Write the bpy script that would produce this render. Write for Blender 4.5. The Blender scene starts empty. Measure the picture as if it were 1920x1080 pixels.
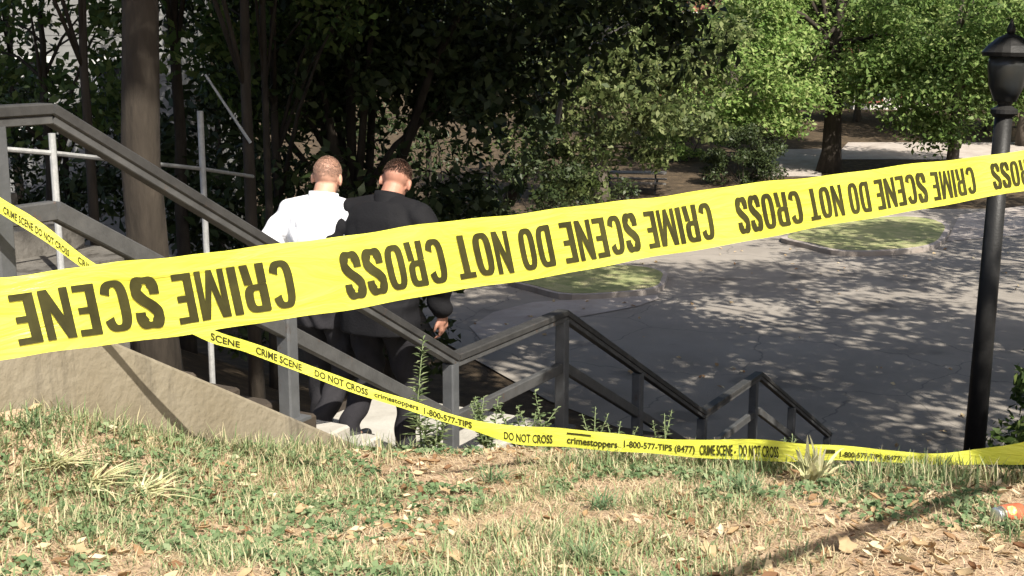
import bpy, math, random
import numpy as np
from mathutils import Vector, Matrix
from mathutils.geometry import tessellate_polygon

R = math.radians
rng = np.random.default_rng(11)
random.seed(5)
SC = bpy.context.scene
COL = SC.collection

# ------------------------------------------------------------------ camera, sky, sun, exposure
F_PX, PITCH = 2400.0, R(11.0)
cam_d = bpy.data.cameras.new('camera'); cam = bpy.data.objects.new('camera', cam_d); COL.objects.link(cam)
cam_d.sensor_width = 36.0; cam_d.lens = 36.0 * F_PX / 1920.0
cam_d.clip_start = 0.05; cam_d.clip_end = 2000
cam.location = (0, 0, 0); cam.rotation_euler = (R(90) - PITCH, 0, 0)
SC.camera = cam

SUN_AZ, SUN_EL = R(-28.0), R(48.0)           # the light travels towards azimuth -28 deg (0 = +Y), i.e. from behind right
LIGHT = Vector((math.sin(SUN_AZ) * math.cos(SUN_EL), math.cos(SUN_AZ) * math.cos(SUN_EL), -math.sin(SUN_EL)))
world = bpy.data.worlds.new('World'); SC.world = world; world.use_nodes = True
wn = world.node_tree; wn.nodes.clear()
sky = wn.nodes.new('ShaderNodeTexSky'); sky.sky_type = 'NISHITA'; sky.sun_disc = False
sky.sun_elevation = SUN_EL; sky.dust_density = 3.0; sky.ozone_density = 0.4; sky.air_density = 0.8
_s = -LIGHT
sky.sun_rotation = math.atan2(_s.x, _s.y)
bg = wn.nodes.new('ShaderNodeBackground'); bg.inputs['Strength'].default_value = 0.10
wo = wn.nodes.new('ShaderNodeOutputWorld')
wn.links.new(sky.outputs[0], bg.inputs[0]); wn.links.new(bg.outputs[0], wo.inputs[0])

sun_d = bpy.data.lights.new('sun', 'SUN'); sun_d.energy = 4.6; sun_d.angle = R(0.53); sun_d.color = (1.0, 0.94, 0.84)
sun = bpy.data.objects.new('sun', sun_d); COL.objects.link(sun)
sun.rotation_euler = LIGHT.to_track_quat('-Z', 'Y').to_euler(); sun.location = (6, -10, 14)

SC.view_settings.view_transform = 'Standard'; SC.view_settings.look = 'None'
SC.view_settings.gamma = 1.0; SC.view_settings.use_curve_mapping = False
SC.view_settings.exposure = 1.0
SC.render.engine = 'CYCLES'
SC.cycles.max_bounces = 6; SC.cycles.diffuse_bounces = 3; SC.cycles.transmission_bounces = 4
SC.cycles.use_denoising = True

# ------------------------------------------------------------------ helpers
def ray(px, py):
    """direction of a picture point, scaled so that its forward (Y) component is 1"""
    u = (px - 960.0) / F_PX; v = -(py - 540.0) / F_PX
    f = math.cos(PITCH) + v * math.sin(PITCH); z = -math.sin(PITCH) + v * math.cos(PITCH)
    return Vector((u / f, 1.0, z / f))
def pt(px, py, Y): return ray(px, py) * Y
def ptz(px, py, z):
    r = ray(px, py); return r * (z / r.z)

def put(name, me, mat=None, parent=None, smooth=False):
    if mat is not None and len(me.materials) == 0: me.materials.append(mat)
    if smooth: me.polygons.foreach_set('use_smooth', [True] * len(me.polygons))
    o = bpy.data.objects.new(name, me); COL.objects.link(o)
    if parent is not None: o.parent = parent
    return o
def pydata(name, v, f):
    me = bpy.data.meshes.new(name); me.from_pydata([tuple(p) for p in v], [], f); me.update(); return me
def npmesh(name, V, Fq):
    """V (n,3), Fq (m,k) constant k"""
    V = np.ascontiguousarray(V, dtype=np.float32); Fq = np.ascontiguousarray(Fq, dtype=np.int32)
    me = bpy.data.meshes.new(name)
    me.vertices.add(len(V)); me.vertices.foreach_set('co', V.ravel())
    k = Fq.shape[1]; m = len(Fq)
    me.loops.add(m * k); me.loops.foreach_set('vertex_index', Fq.ravel())
    me.polygons.add(m)
    me.polygons.foreach_set('loop_start', np.arange(0, m * k, k, dtype=np.int32))
    me.update(calc_edges=True); me.validate()
    return me
def empty(name, loc=(0, 0, 0), rz=0.0):
    o = bpy.data.objects.new(name, None); COL.objects.link(o); o.location = loc; o.rotation_euler = (0, 0, rz)
    o.empty_display_size = 0.1
    return o
def tag(o, label=None, cat=None, group=None, kind=None):
    if label: o['label'] = label
    if cat: o['category'] = cat
    if group: o['group'] = group
    if kind: o['kind'] = kind
    return o
def copy_tree(o, parent=None):
    c = o.copy(); COL.objects.link(c)
    if parent is not None: c.parent = parent
    for ch in list(o.children): copy_tree(ch, c)
    return c

class MB:
    def __init__(s): s.v = []; s.f = []
    def add(s, v, f):
        b = len(s.v); s.v += [Vector(p) for p in v]; s.f += [tuple(i + b for i in q) for q in f]; return s
    def box(s, c, size, M=None):
        c = Vector(c); h = [k * .5 for k in size]; vs = []
        for sx in (-1, 1):
            for sy in (-1, 1):
                for sz in (-1, 1):
                    p = Vector((sx * h[0], sy * h[1], sz * h[2]))
                    vs.append(c + (M @ p if M is not None else p))
        return s.add(vs, [(0, 1, 3, 2), (4, 6, 7, 5), (0, 4, 5, 1), (2, 3, 7, 6), (0, 2, 6, 4), (1, 5, 7, 3)])
    def beam(s, p, q, w, h, up=(0, 0, 1), bev=0.0):
        """rectangular bar from p to q, w across, h along 'up', chamfered edges"""
        p = Vector(p); q = Vector(q); d = (q - p).normalized(); up = Vector(up)
        side = d.cross(up).normalized(); u = side.cross(d).normalized()
        a, b = w * .5, h * .5
        if bev > 0:
            prof = [(-a + bev, -b), (a - bev, -b), (a, -b + bev), (a, b - bev), (a - bev, b), (-a + bev, b), (-a, b - bev), (-a, -b + bev)]
        else: prof = [(-a, -b), (a, -b), (a, b), (-a, b)]
        n = len(prof); vs = [e + side * x + u * y for e in (p, q) for x, y in prof]
        fs = [(i, (i + 1) % n, n + (i + 1) % n, n + i) for i in range(n)] + [tuple(range(n))[::-1], tuple(range(n, 2 * n))]
        return s.add(vs, fs)
    def tube(s, pts, rad, n=8, cap=True):
        pts = [Vector(p) for p in pts]; m = len(pts)
        if not hasattr(rad, '__len__'): rad = [rad] * m
        vs = []; prev = None
        for i in range(m):
            d = (pts[min(i + 1, m - 1)] - pts[max(i - 1, 0)]).normalized()
            if prev is None:
                a = d.cross(Vector((0, 0, 1)) if abs(d.z) < .9 else Vector((1, 0, 0))).normalized()
            else:
                a = (prev - d * prev.dot(d)).normalized()
            prev = a; b = d.cross(a)
            for k in range(n):
                t = 2 * math.pi * k / n
                vs.append(pts[i] + (a * math.cos(t) + b * math.sin(t)) * rad[i])
        fs = [(i * n + k, i * n + (k + 1) % n, (i + 1) * n + (k + 1) % n, (i + 1) * n + k) for i in range(m - 1) for k in range(n)]
        if cap: fs += [tuple(range(n))[::-1], tuple(range((m - 1) * n, m * n))]
        return s.add(vs, fs)
    def lathe(s, c, prof, n=20, M=None):
        c = Vector(c); vs = []
        for r, z in prof:
            for k in range(n):
                t = 2 * math.pi * k / n; p = Vector((r * math.cos(t), r * math.sin(t), z))
                vs.append(c + (M @ p if M is not None else p))
        m = len(prof)
        fs = [(i * n + k, i * n + (k + 1) % n, (i + 1) * n + (k + 1) % n, (i + 1) * n + k) for i in range(m - 1) for k in range(n)]
        fs += [tuple(range(n))[::-1], tuple(range((m - 1) * n, m * n))]
        return s.add(vs, fs)
    def build(s, name, mat, parent=None, smooth=False):
        return put(name, pydata(name, s.v, s.f), mat, parent, smooth)

# ------------------------------------------------------------------ materials
def mat_new(name):
    m = bpy.data.materials.new(name); m.use_nodes = True; nt = m.node_tree
    return m, nt, nt.nodes['Principled BSDF']
def ramp(nt, stops):
    r = nt.nodes.new('ShaderNodeValToRGB'); el = r.color_ramp.elements
    while len(el) < len(stops): el.new(0.5)
    for e, (p, c) in zip(el, stops): e.position = p; e.color = (c[0], c[1], c[2], 1)
    return r
def noisy(name, stops, scale=4.0, detail=6, rough=0.85, bump=0.0, bscale=None, coord='Object', metallic=0.0, spec=0.3, stretch=None):
    m, nt, b = mat_new(name)
    tc = nt.nodes.new('ShaderNodeTexCoord'); src = tc.outputs[coord]
    if stretch:
        mp = nt.nodes.new('ShaderNodeMapping'); mp.inputs['Scale'].default_value = stretch
        nt.links.new(src, mp.inputs[0]); src = mp.outputs[0]
    n = nt.nodes.new('ShaderNodeTexNoise'); n.inputs['Scale'].default_value = scale; n.inputs['Detail'].default_value = detail
    n.inputs['Roughness'].default_value = 0.65
    nt.links.new(src, n.inputs['Vector'])
    r = ramp(nt, stops); nt.links.new(n.outputs['Fac'], r.inputs[0]); nt.links.new(r.outputs[0], b.inputs['Base Color'])
    b.inputs['Roughness'].default_value = rough; b.inputs['Metallic'].default_value = metallic
    b.inputs['Specular IOR Level'].default_value = spec
    if bump:
        n2 = nt.nodes.new('ShaderNodeTexNoise'); n2.inputs['Scale'].default_value = bscale or scale * 6; n2.inputs['Detail'].default_value = 4
        nt.links.new(src, n2.inputs['Vector'])
        bp = nt.nodes.new('ShaderNodeBump'); bp.inputs['Strength'].default_value = bump; bp.inputs['Distance'].default_value = 0.02
        nt.links.new(n2.outputs['Fac'], bp.inputs['Height']); nt.links.new(bp.outputs[0], b.inputs['Normal'])
    return m
def leafy(name, stops, trans=0.35, rough=0.55, spec=0.25):
    """leaf colour picked at random for each leaf, some light passing through"""
    m, nt, b = mat_new(name)
    g = nt.nodes.new('ShaderNodeNewGeometry')
    r = ramp(nt, stops); nt.links.new(g.outputs['Random Per Island'], r.inputs[0])
    nt.links.new(r.outputs[0], b.inputs['Base Color']); b.inputs['Roughness'].default_value = rough
    b.inputs['Specular IOR Level'].default_value = spec
    tr = nt.nodes.new('ShaderNodeBsdfTranslucent'); nt.links.new(r.outputs[0], tr.inputs['Color'])
    mx = nt.nodes.new('ShaderNodeMixShader'); mx.inputs[0].default_value = trans
    out = nt.nodes['Material Output']
    nt.links.new(b.outputs[0], mx.inputs[1]); nt.links.new(tr.outputs[0], mx.inputs[2]); nt.links.new(mx.outputs[0], out.inputs[0])
    return m

M = {}
M['soil_plain'] = noisy('dry_soil', [(0.25, (.16, .105, .06)), (0.5, (.30, .215, .13)), (0.62, (.40, .30, .20)), (0.8, (.24, .20, .10))], 3.0, 8, .95, .6, 40)
def soil_mat():
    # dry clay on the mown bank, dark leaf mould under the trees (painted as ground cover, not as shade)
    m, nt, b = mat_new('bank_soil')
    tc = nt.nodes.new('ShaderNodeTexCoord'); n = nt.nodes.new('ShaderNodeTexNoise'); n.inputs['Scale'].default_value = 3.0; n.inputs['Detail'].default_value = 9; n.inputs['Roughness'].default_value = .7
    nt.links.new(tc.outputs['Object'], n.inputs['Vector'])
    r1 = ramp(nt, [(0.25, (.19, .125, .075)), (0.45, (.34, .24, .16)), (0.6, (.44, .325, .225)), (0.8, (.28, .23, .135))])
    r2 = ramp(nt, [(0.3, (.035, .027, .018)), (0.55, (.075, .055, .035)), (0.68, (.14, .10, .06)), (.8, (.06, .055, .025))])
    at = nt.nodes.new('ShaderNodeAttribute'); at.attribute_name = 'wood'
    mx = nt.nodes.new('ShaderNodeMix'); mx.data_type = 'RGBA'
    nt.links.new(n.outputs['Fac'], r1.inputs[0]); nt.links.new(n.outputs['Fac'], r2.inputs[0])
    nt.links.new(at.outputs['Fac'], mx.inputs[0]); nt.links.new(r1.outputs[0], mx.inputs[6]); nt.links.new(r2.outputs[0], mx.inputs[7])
    nt.links.new(mx.outputs[2], b.inputs['Base Color']); b.inputs['Roughness'].default_value = .95; b.inputs['Specular IOR Level'].default_value = .15
    n2 = nt.nodes.new('ShaderNodeTexNoise'); n2.inputs['Scale'].default_value = 38; n2.inputs['Detail'].default_value = 6; nt.links.new(tc.outputs['Object'], n2.inputs['Vector'])
    bp = nt.nodes.new('ShaderNodeBump'); bp.inputs['Strength'].default_value = .7; bp.inputs['Distance'].default_value = .02
    nt.links.new(n2.outputs['Fac'], bp.inputs['Height']); nt.links.new(bp.outputs[0], b.inputs['Normal'])
    return m
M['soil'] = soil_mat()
def asphalt_mat():
    m = noisy('old_asphalt', [(0.3, (.20, .178, .152)), (0.5, (.245, .22, .19)), (0.72, (.285, .257, .222))], .5, 12, .9, .35, 60)
    nt = m.node_tree; b = nt.nodes['Principled BSDF']; col = b.inputs['Base Color'].links[0].from_socket
    tc = nt.nodes.new('ShaderNodeTexCoord'); n = nt.nodes.new('ShaderNodeTexNoise'); n.inputs['Scale'].default_value = .9; n.inputs['Detail'].default_value = 4
    nt.links.new(tc.outputs['Object'], n.inputs['Vector'])
    ad = nt.nodes.new('ShaderNodeMixRGB'); ad.blend_type = 'ADD'; ad.inputs[0].default_value = .9; nt.links.new(tc.outputs['Object'], ad.inputs[1]); nt.links.new(n.outputs['Color'], ad.inputs[2])
    v = nt.nodes.new('ShaderNodeTexVoronoi'); v.feature = 'DISTANCE_TO_EDGE'; v.inputs['Scale'].default_value = .32; nt.links.new(ad.outputs[0], v.inputs['Vector'])
    r = ramp(nt, [(.0, (.7, .7, .7)), (.006, (0, 0, 0))]); nt.links.new(v.outputs['Distance'], r.inputs[0])
    mx = nt.nodes.new('ShaderNodeMix'); mx.data_type = 'RGBA'; nt.links.new(r.outputs[0], mx.inputs[0]); nt.links.new(col, mx.inputs[6]); mx.inputs[7].default_value = (.08, .075, .07, 1)
    n3 = nt.nodes.new('ShaderNodeTexNoise'); n3.inputs['Scale'].default_value = .55; n3.inputs['Detail'].default_value = 5; nt.links.new(tc.outputs['Object'], n3.inputs['Vector'])
    r3 = ramp(nt, [(.60, (0, 0, 0)), (.68, (1, 1, 1))]); nt.links.new(n3.outputs['Fac'], r3.inputs[0])
    mx2 = nt.nodes.new('ShaderNodeMix'); mx2.data_type = 'RGBA'; nt.links.new(r3.outputs[0], mx2.inputs[0]); nt.links.new(mx.outputs[2], mx2.inputs[6]); mx2.inputs[7].default_value = (.15, .134, .115, 1)
    nt.links.new(mx2.outputs[2], b.inputs['Base Color']); return m
M['asphalt'] = asphalt_mat()
M['concrete'] = noisy('concrete', [(0.25, (.36, .33, .27)), (0.5, (.46, .43, .37)), (0.75, (.55, .52, .46))], 2.2, 9, .9, .3, 30)
def two_layer(name, stops, stain, s1, s2, stretch, rough=.92, bump=.3, bscale=30, lo=.5, hi=.72):
    m = noisy(name, stops, s1, 9, rough, bump, bscale); nt = m.node_tree; b = nt.nodes['Principled BSDF']
    col = b.inputs['Base Color'].links[0].from_socket
    tc = nt.nodes.new('ShaderNodeTexCoord'); mp = nt.nodes.new('ShaderNodeMapping'); mp.inputs['Scale'].default_value = stretch
    n = nt.nodes.new('ShaderNodeTexNoise'); n.inputs['Scale'].default_value = s2; n.inputs['Detail'].default_value = 7; n.inputs['Roughness'].default_value = .7
    nt.links.new(tc.outputs['Object'], mp.inputs[0]); nt.links.new(mp.outputs[0], n.inputs['Vector'])
    rr = ramp(nt, [(lo, (0, 0, 0)), (hi, (1, 1, 1))]); nt.links.new(n.outputs['Fac'], rr.inputs[0])
    mx = nt.nodes.new('ShaderNodeMix'); mx.data_type = 'RGBA'; nt.links.new(rr.outputs[0], mx.inputs[0]); nt.links.new(col, mx.inputs[6]); mx.inputs[7].default_value = (*stain, 1)
    nt.links.new(mx.outputs[2], b.inputs['Base Color']); return m
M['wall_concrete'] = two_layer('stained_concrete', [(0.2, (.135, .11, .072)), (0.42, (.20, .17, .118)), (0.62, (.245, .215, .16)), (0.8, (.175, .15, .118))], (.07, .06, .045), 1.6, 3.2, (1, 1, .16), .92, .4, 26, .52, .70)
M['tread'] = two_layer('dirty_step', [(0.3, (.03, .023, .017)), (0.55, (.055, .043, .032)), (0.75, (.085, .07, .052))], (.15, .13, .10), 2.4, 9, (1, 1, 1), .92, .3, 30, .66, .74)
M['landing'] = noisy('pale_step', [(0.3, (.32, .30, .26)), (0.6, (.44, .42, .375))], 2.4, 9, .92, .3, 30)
M['pavement'] = noisy('pavement', [(0.3, (.27, .23, .20)), (0.6, (.37, .33, .295)), (.8, (.31, .265, .235))], 1.5, 8, .9, .2, 30)
M['steel'] = two_layer('weathered_steel_paint', [(0.3, (.052, .052, .051)), (0.6, (.078, .078, .077)), (0.8, (.10, .098, .094))], (.10, .052, .03), 9, 16, (1, 1, 1), .55, .1, 60, .62, .70)
M['steel_cap'] = two_layer('dark_rail_paint', [(0.3, (.030, .0295, .029)), (0.7, (.054, .053, .051))], (.07, .05, .04), 9, 14, (1, 1, 1), .6, .1, 60, .60, .70)
M['post_grey'] = two_layer('grey_post_paint', [(0.3, (.062, .065, .068)), (0.7, (.098, .102, .106))], (.06, .04, .028), 7, 12, (1, 1, .5), .5, .08, 50, .60, .72)
M['black_iron'] = noisy('black_iron', [(0.3, (.012, .012, .012)), (0.7, (.024, .023, .022))], 10, 5, .5, .1, 60, spec=.35)
M['galv'] = noisy('galvanised_pipe', [(0.3, (.28, .285, .28)), (0.7, (.42, .42, .41))], 20, 5, .5, 0, spec=.5)
M['bark'] = noisy('dark_bark', [(0.3, (.020, .016, .012)), (0.6, (.046, .037, .028)), (0.8, (.085, .07, .054))], 7, 9, .95, 1.0, 16, stretch=(1, 1, .25))
M['bark_grey'] = noisy('grey_bark', [(0.3, (.06, .05, .04)), (0.6, (.12, .10, .08)), (0.8, (.18, .155, .125))], 4, 8, .95, .9, 12, stretch=(1, 1, .25))
M['twig'] = noisy('bare_twig', [(0.3, (.22, .20, .19)), (0.7, (.34, .31, .30))], 6, 4, .9)
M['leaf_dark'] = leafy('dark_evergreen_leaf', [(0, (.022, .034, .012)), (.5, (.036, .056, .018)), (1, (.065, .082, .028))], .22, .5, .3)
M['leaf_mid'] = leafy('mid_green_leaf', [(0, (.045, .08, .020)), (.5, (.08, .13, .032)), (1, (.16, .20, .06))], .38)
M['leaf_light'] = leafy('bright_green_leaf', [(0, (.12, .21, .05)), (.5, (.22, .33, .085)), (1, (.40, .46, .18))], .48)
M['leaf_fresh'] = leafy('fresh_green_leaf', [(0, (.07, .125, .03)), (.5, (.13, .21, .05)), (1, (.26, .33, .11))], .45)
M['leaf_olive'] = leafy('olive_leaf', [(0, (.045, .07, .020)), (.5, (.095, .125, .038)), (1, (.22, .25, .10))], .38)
M['weed'] = leafy('pale_weed_leaf', [(0, (.12, .17, .075)), (.5, (.20, .26, .12)), (1, (.34, .38, .21))], .35)
M['grass'] = leafy('lawn_grass', [(0, (.12, .19, .08)), (.35, (.22, .295, .135)), (.6, (.34, .375, .20)), (.8, (.48, .43, .26)), (1, (.60, .53, .35))], .35, .7, .2)
M['straw'] = leafy('dry_grass', [(0, (.34, .245, .14)), (.5, (.48, .375, .235)), (1, (.60, .51, .35))], .25, .8, .15)
M['litter'] = leafy('fallen_leaf', [(0, (.16, .08, .04)), (.4, (.33, .22, .115)), (.75, (.48, .38, .23)), (1, (.60, .53, .37))], .2, .75, .2)
M['tape'] = None

def tape_mat():
    m, nt, b = mat_new('yellow_tape')
    b.inputs['Base Color'].default_value = (.82, .84, .16, 1); b.inputs['Roughness'].default_value = .30
    b.inputs['Specular IOR Level'].default_value = .35
    tc = nt.nodes.new('ShaderNodeTexCoord'); n = nt.nodes.new('ShaderNodeTexNoise'); n.inputs['Scale'].default_value = 7; n.inputs['Detail'].default_value = 4
    nt.links.new(tc.outputs['Object'], n.inputs['Vector'])
    r = ramp(nt, [(.3, (.74, .75, .075)), (.7, (.84, .84, .13))]); nt.links.new(n.outputs['Fac'], r.inputs[0]); nt.links.new(r.outputs[0], b.inputs['Base Color'])
    mp = nt.nodes.new('ShaderNodeMapping'); mp.inputs['Rotation'].default_value = (0, .5, .4); mp.inputs['Scale'].default_value = (5, 5, 26); nt.links.new(tc.outputs['Object'], mp.inputs[0])
    n5 = nt.nodes.new('ShaderNodeTexNoise'); n5.inputs['Scale'].default_value = 1.6; n5.inputs['Detail'].default_value = 5; n5.inputs['Distortion'].default_value = 1.2; nt.links.new(mp.outputs[0], n5.inputs['Vector'])
    bp = nt.nodes.new('ShaderNodeBump'); bp.inputs['Strength'].default_value = .55; bp.inputs['Distance'].default_value = .012
    nt.links.new(n5.outputs['Fac'], bp.inputs['Height']); nt.links.new(bp.outputs[0], b.inputs['Normal'])
    tr = nt.nodes.new('ShaderNodeBsdfTranslucent'); nt.links.new(r.outputs[0], tr.inputs['Color'])
    mx = nt.nodes.new('ShaderNodeMixShader'); mx.inputs[0].default_value = .3
    nt.links.new(b.outputs[0], mx.inputs[1]); nt.links.new(tr.outputs[0], mx.inputs[2]); nt.links.new(mx.outputs[0], nt.nodes['Material Output'].inputs[0])
    return m
M['tape'] = tape_mat()
M['print'] = noisy('tape_print', [(0.3, (.022, .021, .004)), (0.7, (.045, .043, .009))], 30, 3, .6)

# ------------------------------------------------------------------ the stair line
AZ = R(29.0)
D2 = Vector((math.sin(AZ), math.cos(AZ), 0)); N2 = Vector((math.cos(AZ), -math.sin(AZ), 0))   # along the flight, towards the lawn
B0 = Vector((-1.064, 6.075, 0))
RAIL_T = [-1.374, 1.550, 2.997, 5.833, 7.440, 10.293]
RAIL_Z = [-0.237, -1.847, -1.847, -3.306, -3.316, -4.737]
RAILH = 0.858
LOT = -5.595
def st(t, w=0.0, z=0.0): return Vector((B0.x, B0.y, 0)) + D2 * t + N2 * w + Vector((0, 0, z))
def railz(t): return float(np.interp(t, RAIL_T, RAIL_Z))
def tw(x, y):
    dx, dy = x - B0.x, y - B0.y
    return dx * D2.x + dy * D2.y, dx * N2.x + dy * N2.y
STAIR_W = 1.75

# ------------------------------------------------------------------ terrain
ctrl = []
for px, py, Y in [(0, 1080, 3.45), (480, 1080, 3.52), (960, 1080, 3.58), (1440, 1080, 3.62), (1920, 1080, 3.65),
                  (0, 900, 4.2), (960, 960, 4.75), (1500, 960, 4.4), (1900, 985, 4.25), (300, 930, 4.6), (650, 930, 5.3),
                  (1300, 900, 5.1), (1700, 898, 4.95), (1920, 905, 4.85),
                  (0, 745, 4.58), (150, 775, 4.88), (300, 802, 5.27), (500, 836, 5.88), (690, 850, 6.6),
                  (870, 850, 6.35), (1050, 850, 6.05), (1250, 858, 5.8), (1500, 876, 5.45), (1750, 890, 5.1)]:
    p = pt(px, py, Y); ctrl.append((p.x, p.y, p.z))
ctrl += [(2, 7, -2.85), (3, 8.5, -3.6), (1.3, 8.5, -3.2), (.5, 7.9, -2.9), (2.5, 5.6, -2.0), (3.6, 6.5, -2.6), (5, 10, -4.2), (7, 12, -4.9), (9, 15, -5.6), (6, 6, -2.3),
         (8, 4, -1.7), (10, 8, -3.2), (14, 10, -4.7), (12, 2, -1.4), (0, 0, -1.5), (-3, 1, -1.3), (3, 0, -1.5), (0, -7, -1.1), (-10, 0, -.7), (10, -6, -1.2)]
for t, w, z in [(2.9, .35, -2.83), (4.45, .35, -3.46), (5.9, .35, -4.25), (7.5, .35, -4.3), (10.3, .4, -5.6), (-4, .35, -1.22),
                (-2, -2.1, -1.35), (0, -2.1, -2.0), (1.7, -2.1, -2.95), (4, -2.1, -3.4), (6, -2.1, -4.4), (9, -2.1, -4.9), (12, -2.1, -5.55),
                (-2, -6, -1.1), (2, -6, -2.3), (6, -6, -3.9), (11, -6, -5.2), (15, -6, -5.55), (-4, -12, -.6), (0, -12, -1.2), (8, -12, -3.2), (16, -12, -5.3), (24, -12, -5.55)]:
    p = st(t, w, z); ctrl.append(tuple(p))
ctrl = np.array(ctrl)
def _phi(r2): return np.where(r2 > 1e-9, r2 * np.log(r2 + 1e-12) * .5, 0)
_n = len(ctrl); _K = _phi(((ctrl[:, None, :2] - ctrl[None, :, :2]) ** 2).sum(-1)) + np.eye(_n) * .01
_P = np.c_[np.ones(_n), ctrl[:, :2]]
_A = np.block([[_K, _P], [_P.T, np.zeros((3, 3))]]); _w = np.linalg.solve(_A, np.r_[ctrl[:, 2], 0, 0, 0])
def vnoise(x, y, s):
    return (np.sin(x * s * 1.7 + 1.3 * np.sin(y * s * 1.1)) + np.sin(y * s * 1.9 + 1.7 * np.sin(x * s * .9 + 2))) * .25
def terrain_np(x, y, carve=True):
    x = np.atleast_1d(np.asarray(x, float)); y = np.atleast_1d(np.asarray(y, float))
    cx = np.clip(x, -16, 16); cy = np.clip(y, -9, 26)
    k = _phi((cx[:, None] - ctrl[None, :, 0]) ** 2 + (cy[:, None] - ctrl[None, :, 1]) ** 2)
    z = k @ _w[:_n] + _w[_n] + _w[_n + 1] * cx + _w[_n + 2] * cy
    t = (x - B0.x) * D2.x + (y - B0.y) * D2.y; w = (x - B0.x) * N2.x + (y - B0.y) * N2.y
    z = z + .02 * vnoise(x, y, 3.1) + .012 * vnoise(x + 3, y, 9)
    base = np.full_like(z, LOT - .03)
    base = base + .052 * np.clip(y - 46, 0, 45) + .04 * np.clip(-x - 14, 0, 40)
    blend = np.clip((t - 7) / 6.0, 0, 1); blend = blend * blend * (3 - 2 * blend)
    z = np.maximum(z, base) * (1 - blend) + base * blend
    if carve:
        ins = np.clip((-w) / .22, 0, 1) * np.clip((w + STAIR_W + .25) / .2, 0, 1)
        rz = np.interp(t, RAIL_T, RAIL_Z) - RAILH
        ok = (t < 10.7)
        z = np.where(ok, z * (1 - ins) + np.minimum(z, rz - .45) * ins, z)
    return z
def terrain(x, y): return float(terrain_np(x, y)[0])

def axis(lo, hi, fine_lo, fine_hi, step, grow=1.13):
    a = list(np.arange(fine_lo, fine_hi + 1e-6, step)); s = step; v = fine_hi
    while v < hi: s *= grow; v += s; a.append(v)
    s = step; v = fine_lo; lft = []
    while v > lo: s *= grow; v -= s; lft.append(v)
    return np.array(lft[::-1] + a)
gx = axis(-260, 260, -3.2, 3.4, .07); gy = axis(-60, 420, 2.6, 9.6, .07)
GX, GY = np.meshgrid(gx, gy); GZ = terrain_np(GX.ravel(), GY.ravel()).reshape(GX.shape)
nx, ny = len(gx), len(gy); idx = np.arange(nx * ny).reshape(ny, nx)
Fq = np.stack([idx[:-1, :-1], idx[:-1, 1:], idx[1:, 1:], idx[1:, :-1]], -1).reshape(-1, 4)
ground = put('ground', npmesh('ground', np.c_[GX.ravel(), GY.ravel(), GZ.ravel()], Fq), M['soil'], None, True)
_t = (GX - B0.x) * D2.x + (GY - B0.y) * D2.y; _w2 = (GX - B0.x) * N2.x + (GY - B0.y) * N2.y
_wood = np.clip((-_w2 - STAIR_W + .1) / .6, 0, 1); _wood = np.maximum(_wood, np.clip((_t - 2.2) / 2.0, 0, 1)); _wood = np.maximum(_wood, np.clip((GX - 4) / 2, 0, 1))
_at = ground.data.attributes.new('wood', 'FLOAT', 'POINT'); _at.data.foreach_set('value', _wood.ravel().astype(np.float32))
tag(ground, kind='structure')

# ------------------------------------------------------------------ parking lot, pavements, islands
def sheet(name, poly, z, mat, kind='structure', parent=None, thick=0.0, cell=None):
    v = [Vector((p[0], p[1], z)) for p in poly]; n = len(v)
    if thick:
        v2 = [p - Vector((0, 0, thick)) for p in v]
        me = pydata(name, v + v2, [tuple(range(n))] + [(i, n + i, n + (i + 1) % n, (i + 1) % n) for i in range(n)])
    else: me = pydata(name, v, [tuple(range(n))])
    o = put(name, me, mat, parent)
    if kind and parent is None: tag(o, kind=kind)
    return o
def smooth_poly(pts, k=6):
    out = []; n = len(pts)
    for i in range(n):
        p0, p1, p2, p3 = [Vector((q[0], q[1])) for q in (pts[i - 1], pts[i], pts[(i + 1) % n], pts[(i + 2) % n])]
        for j in range(k):
            t = j / k
            out.append(.5 * ((2 * p1) + (p2 - p0) * t + (2 * p0 - 5 * p1 + 4 * p2 - p3) * t * t + (3 * p1 - p0 - 3 * p2 + p3) * t ** 3))
    return out
lot_poly = [(a * .95, c * .95) for a, c in [(4.3, 16.6), (2.6, 17.6), (.6, 20.5), (-1.5, 25), (-2.5, 30.5), (-1, 34), (1.5, 38), (6, 44.5), (40, 46), (60, 46), (60, 17), (14, 15.2), (9, 16.4)]]
sheet('parking_lot', lot_poly, LOT + .004, M['asphalt'])
def pxpoly(pts, z): return [(ptz(x, y, z).x, ptz(x, y, z).y) for x, y in pts]
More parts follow.
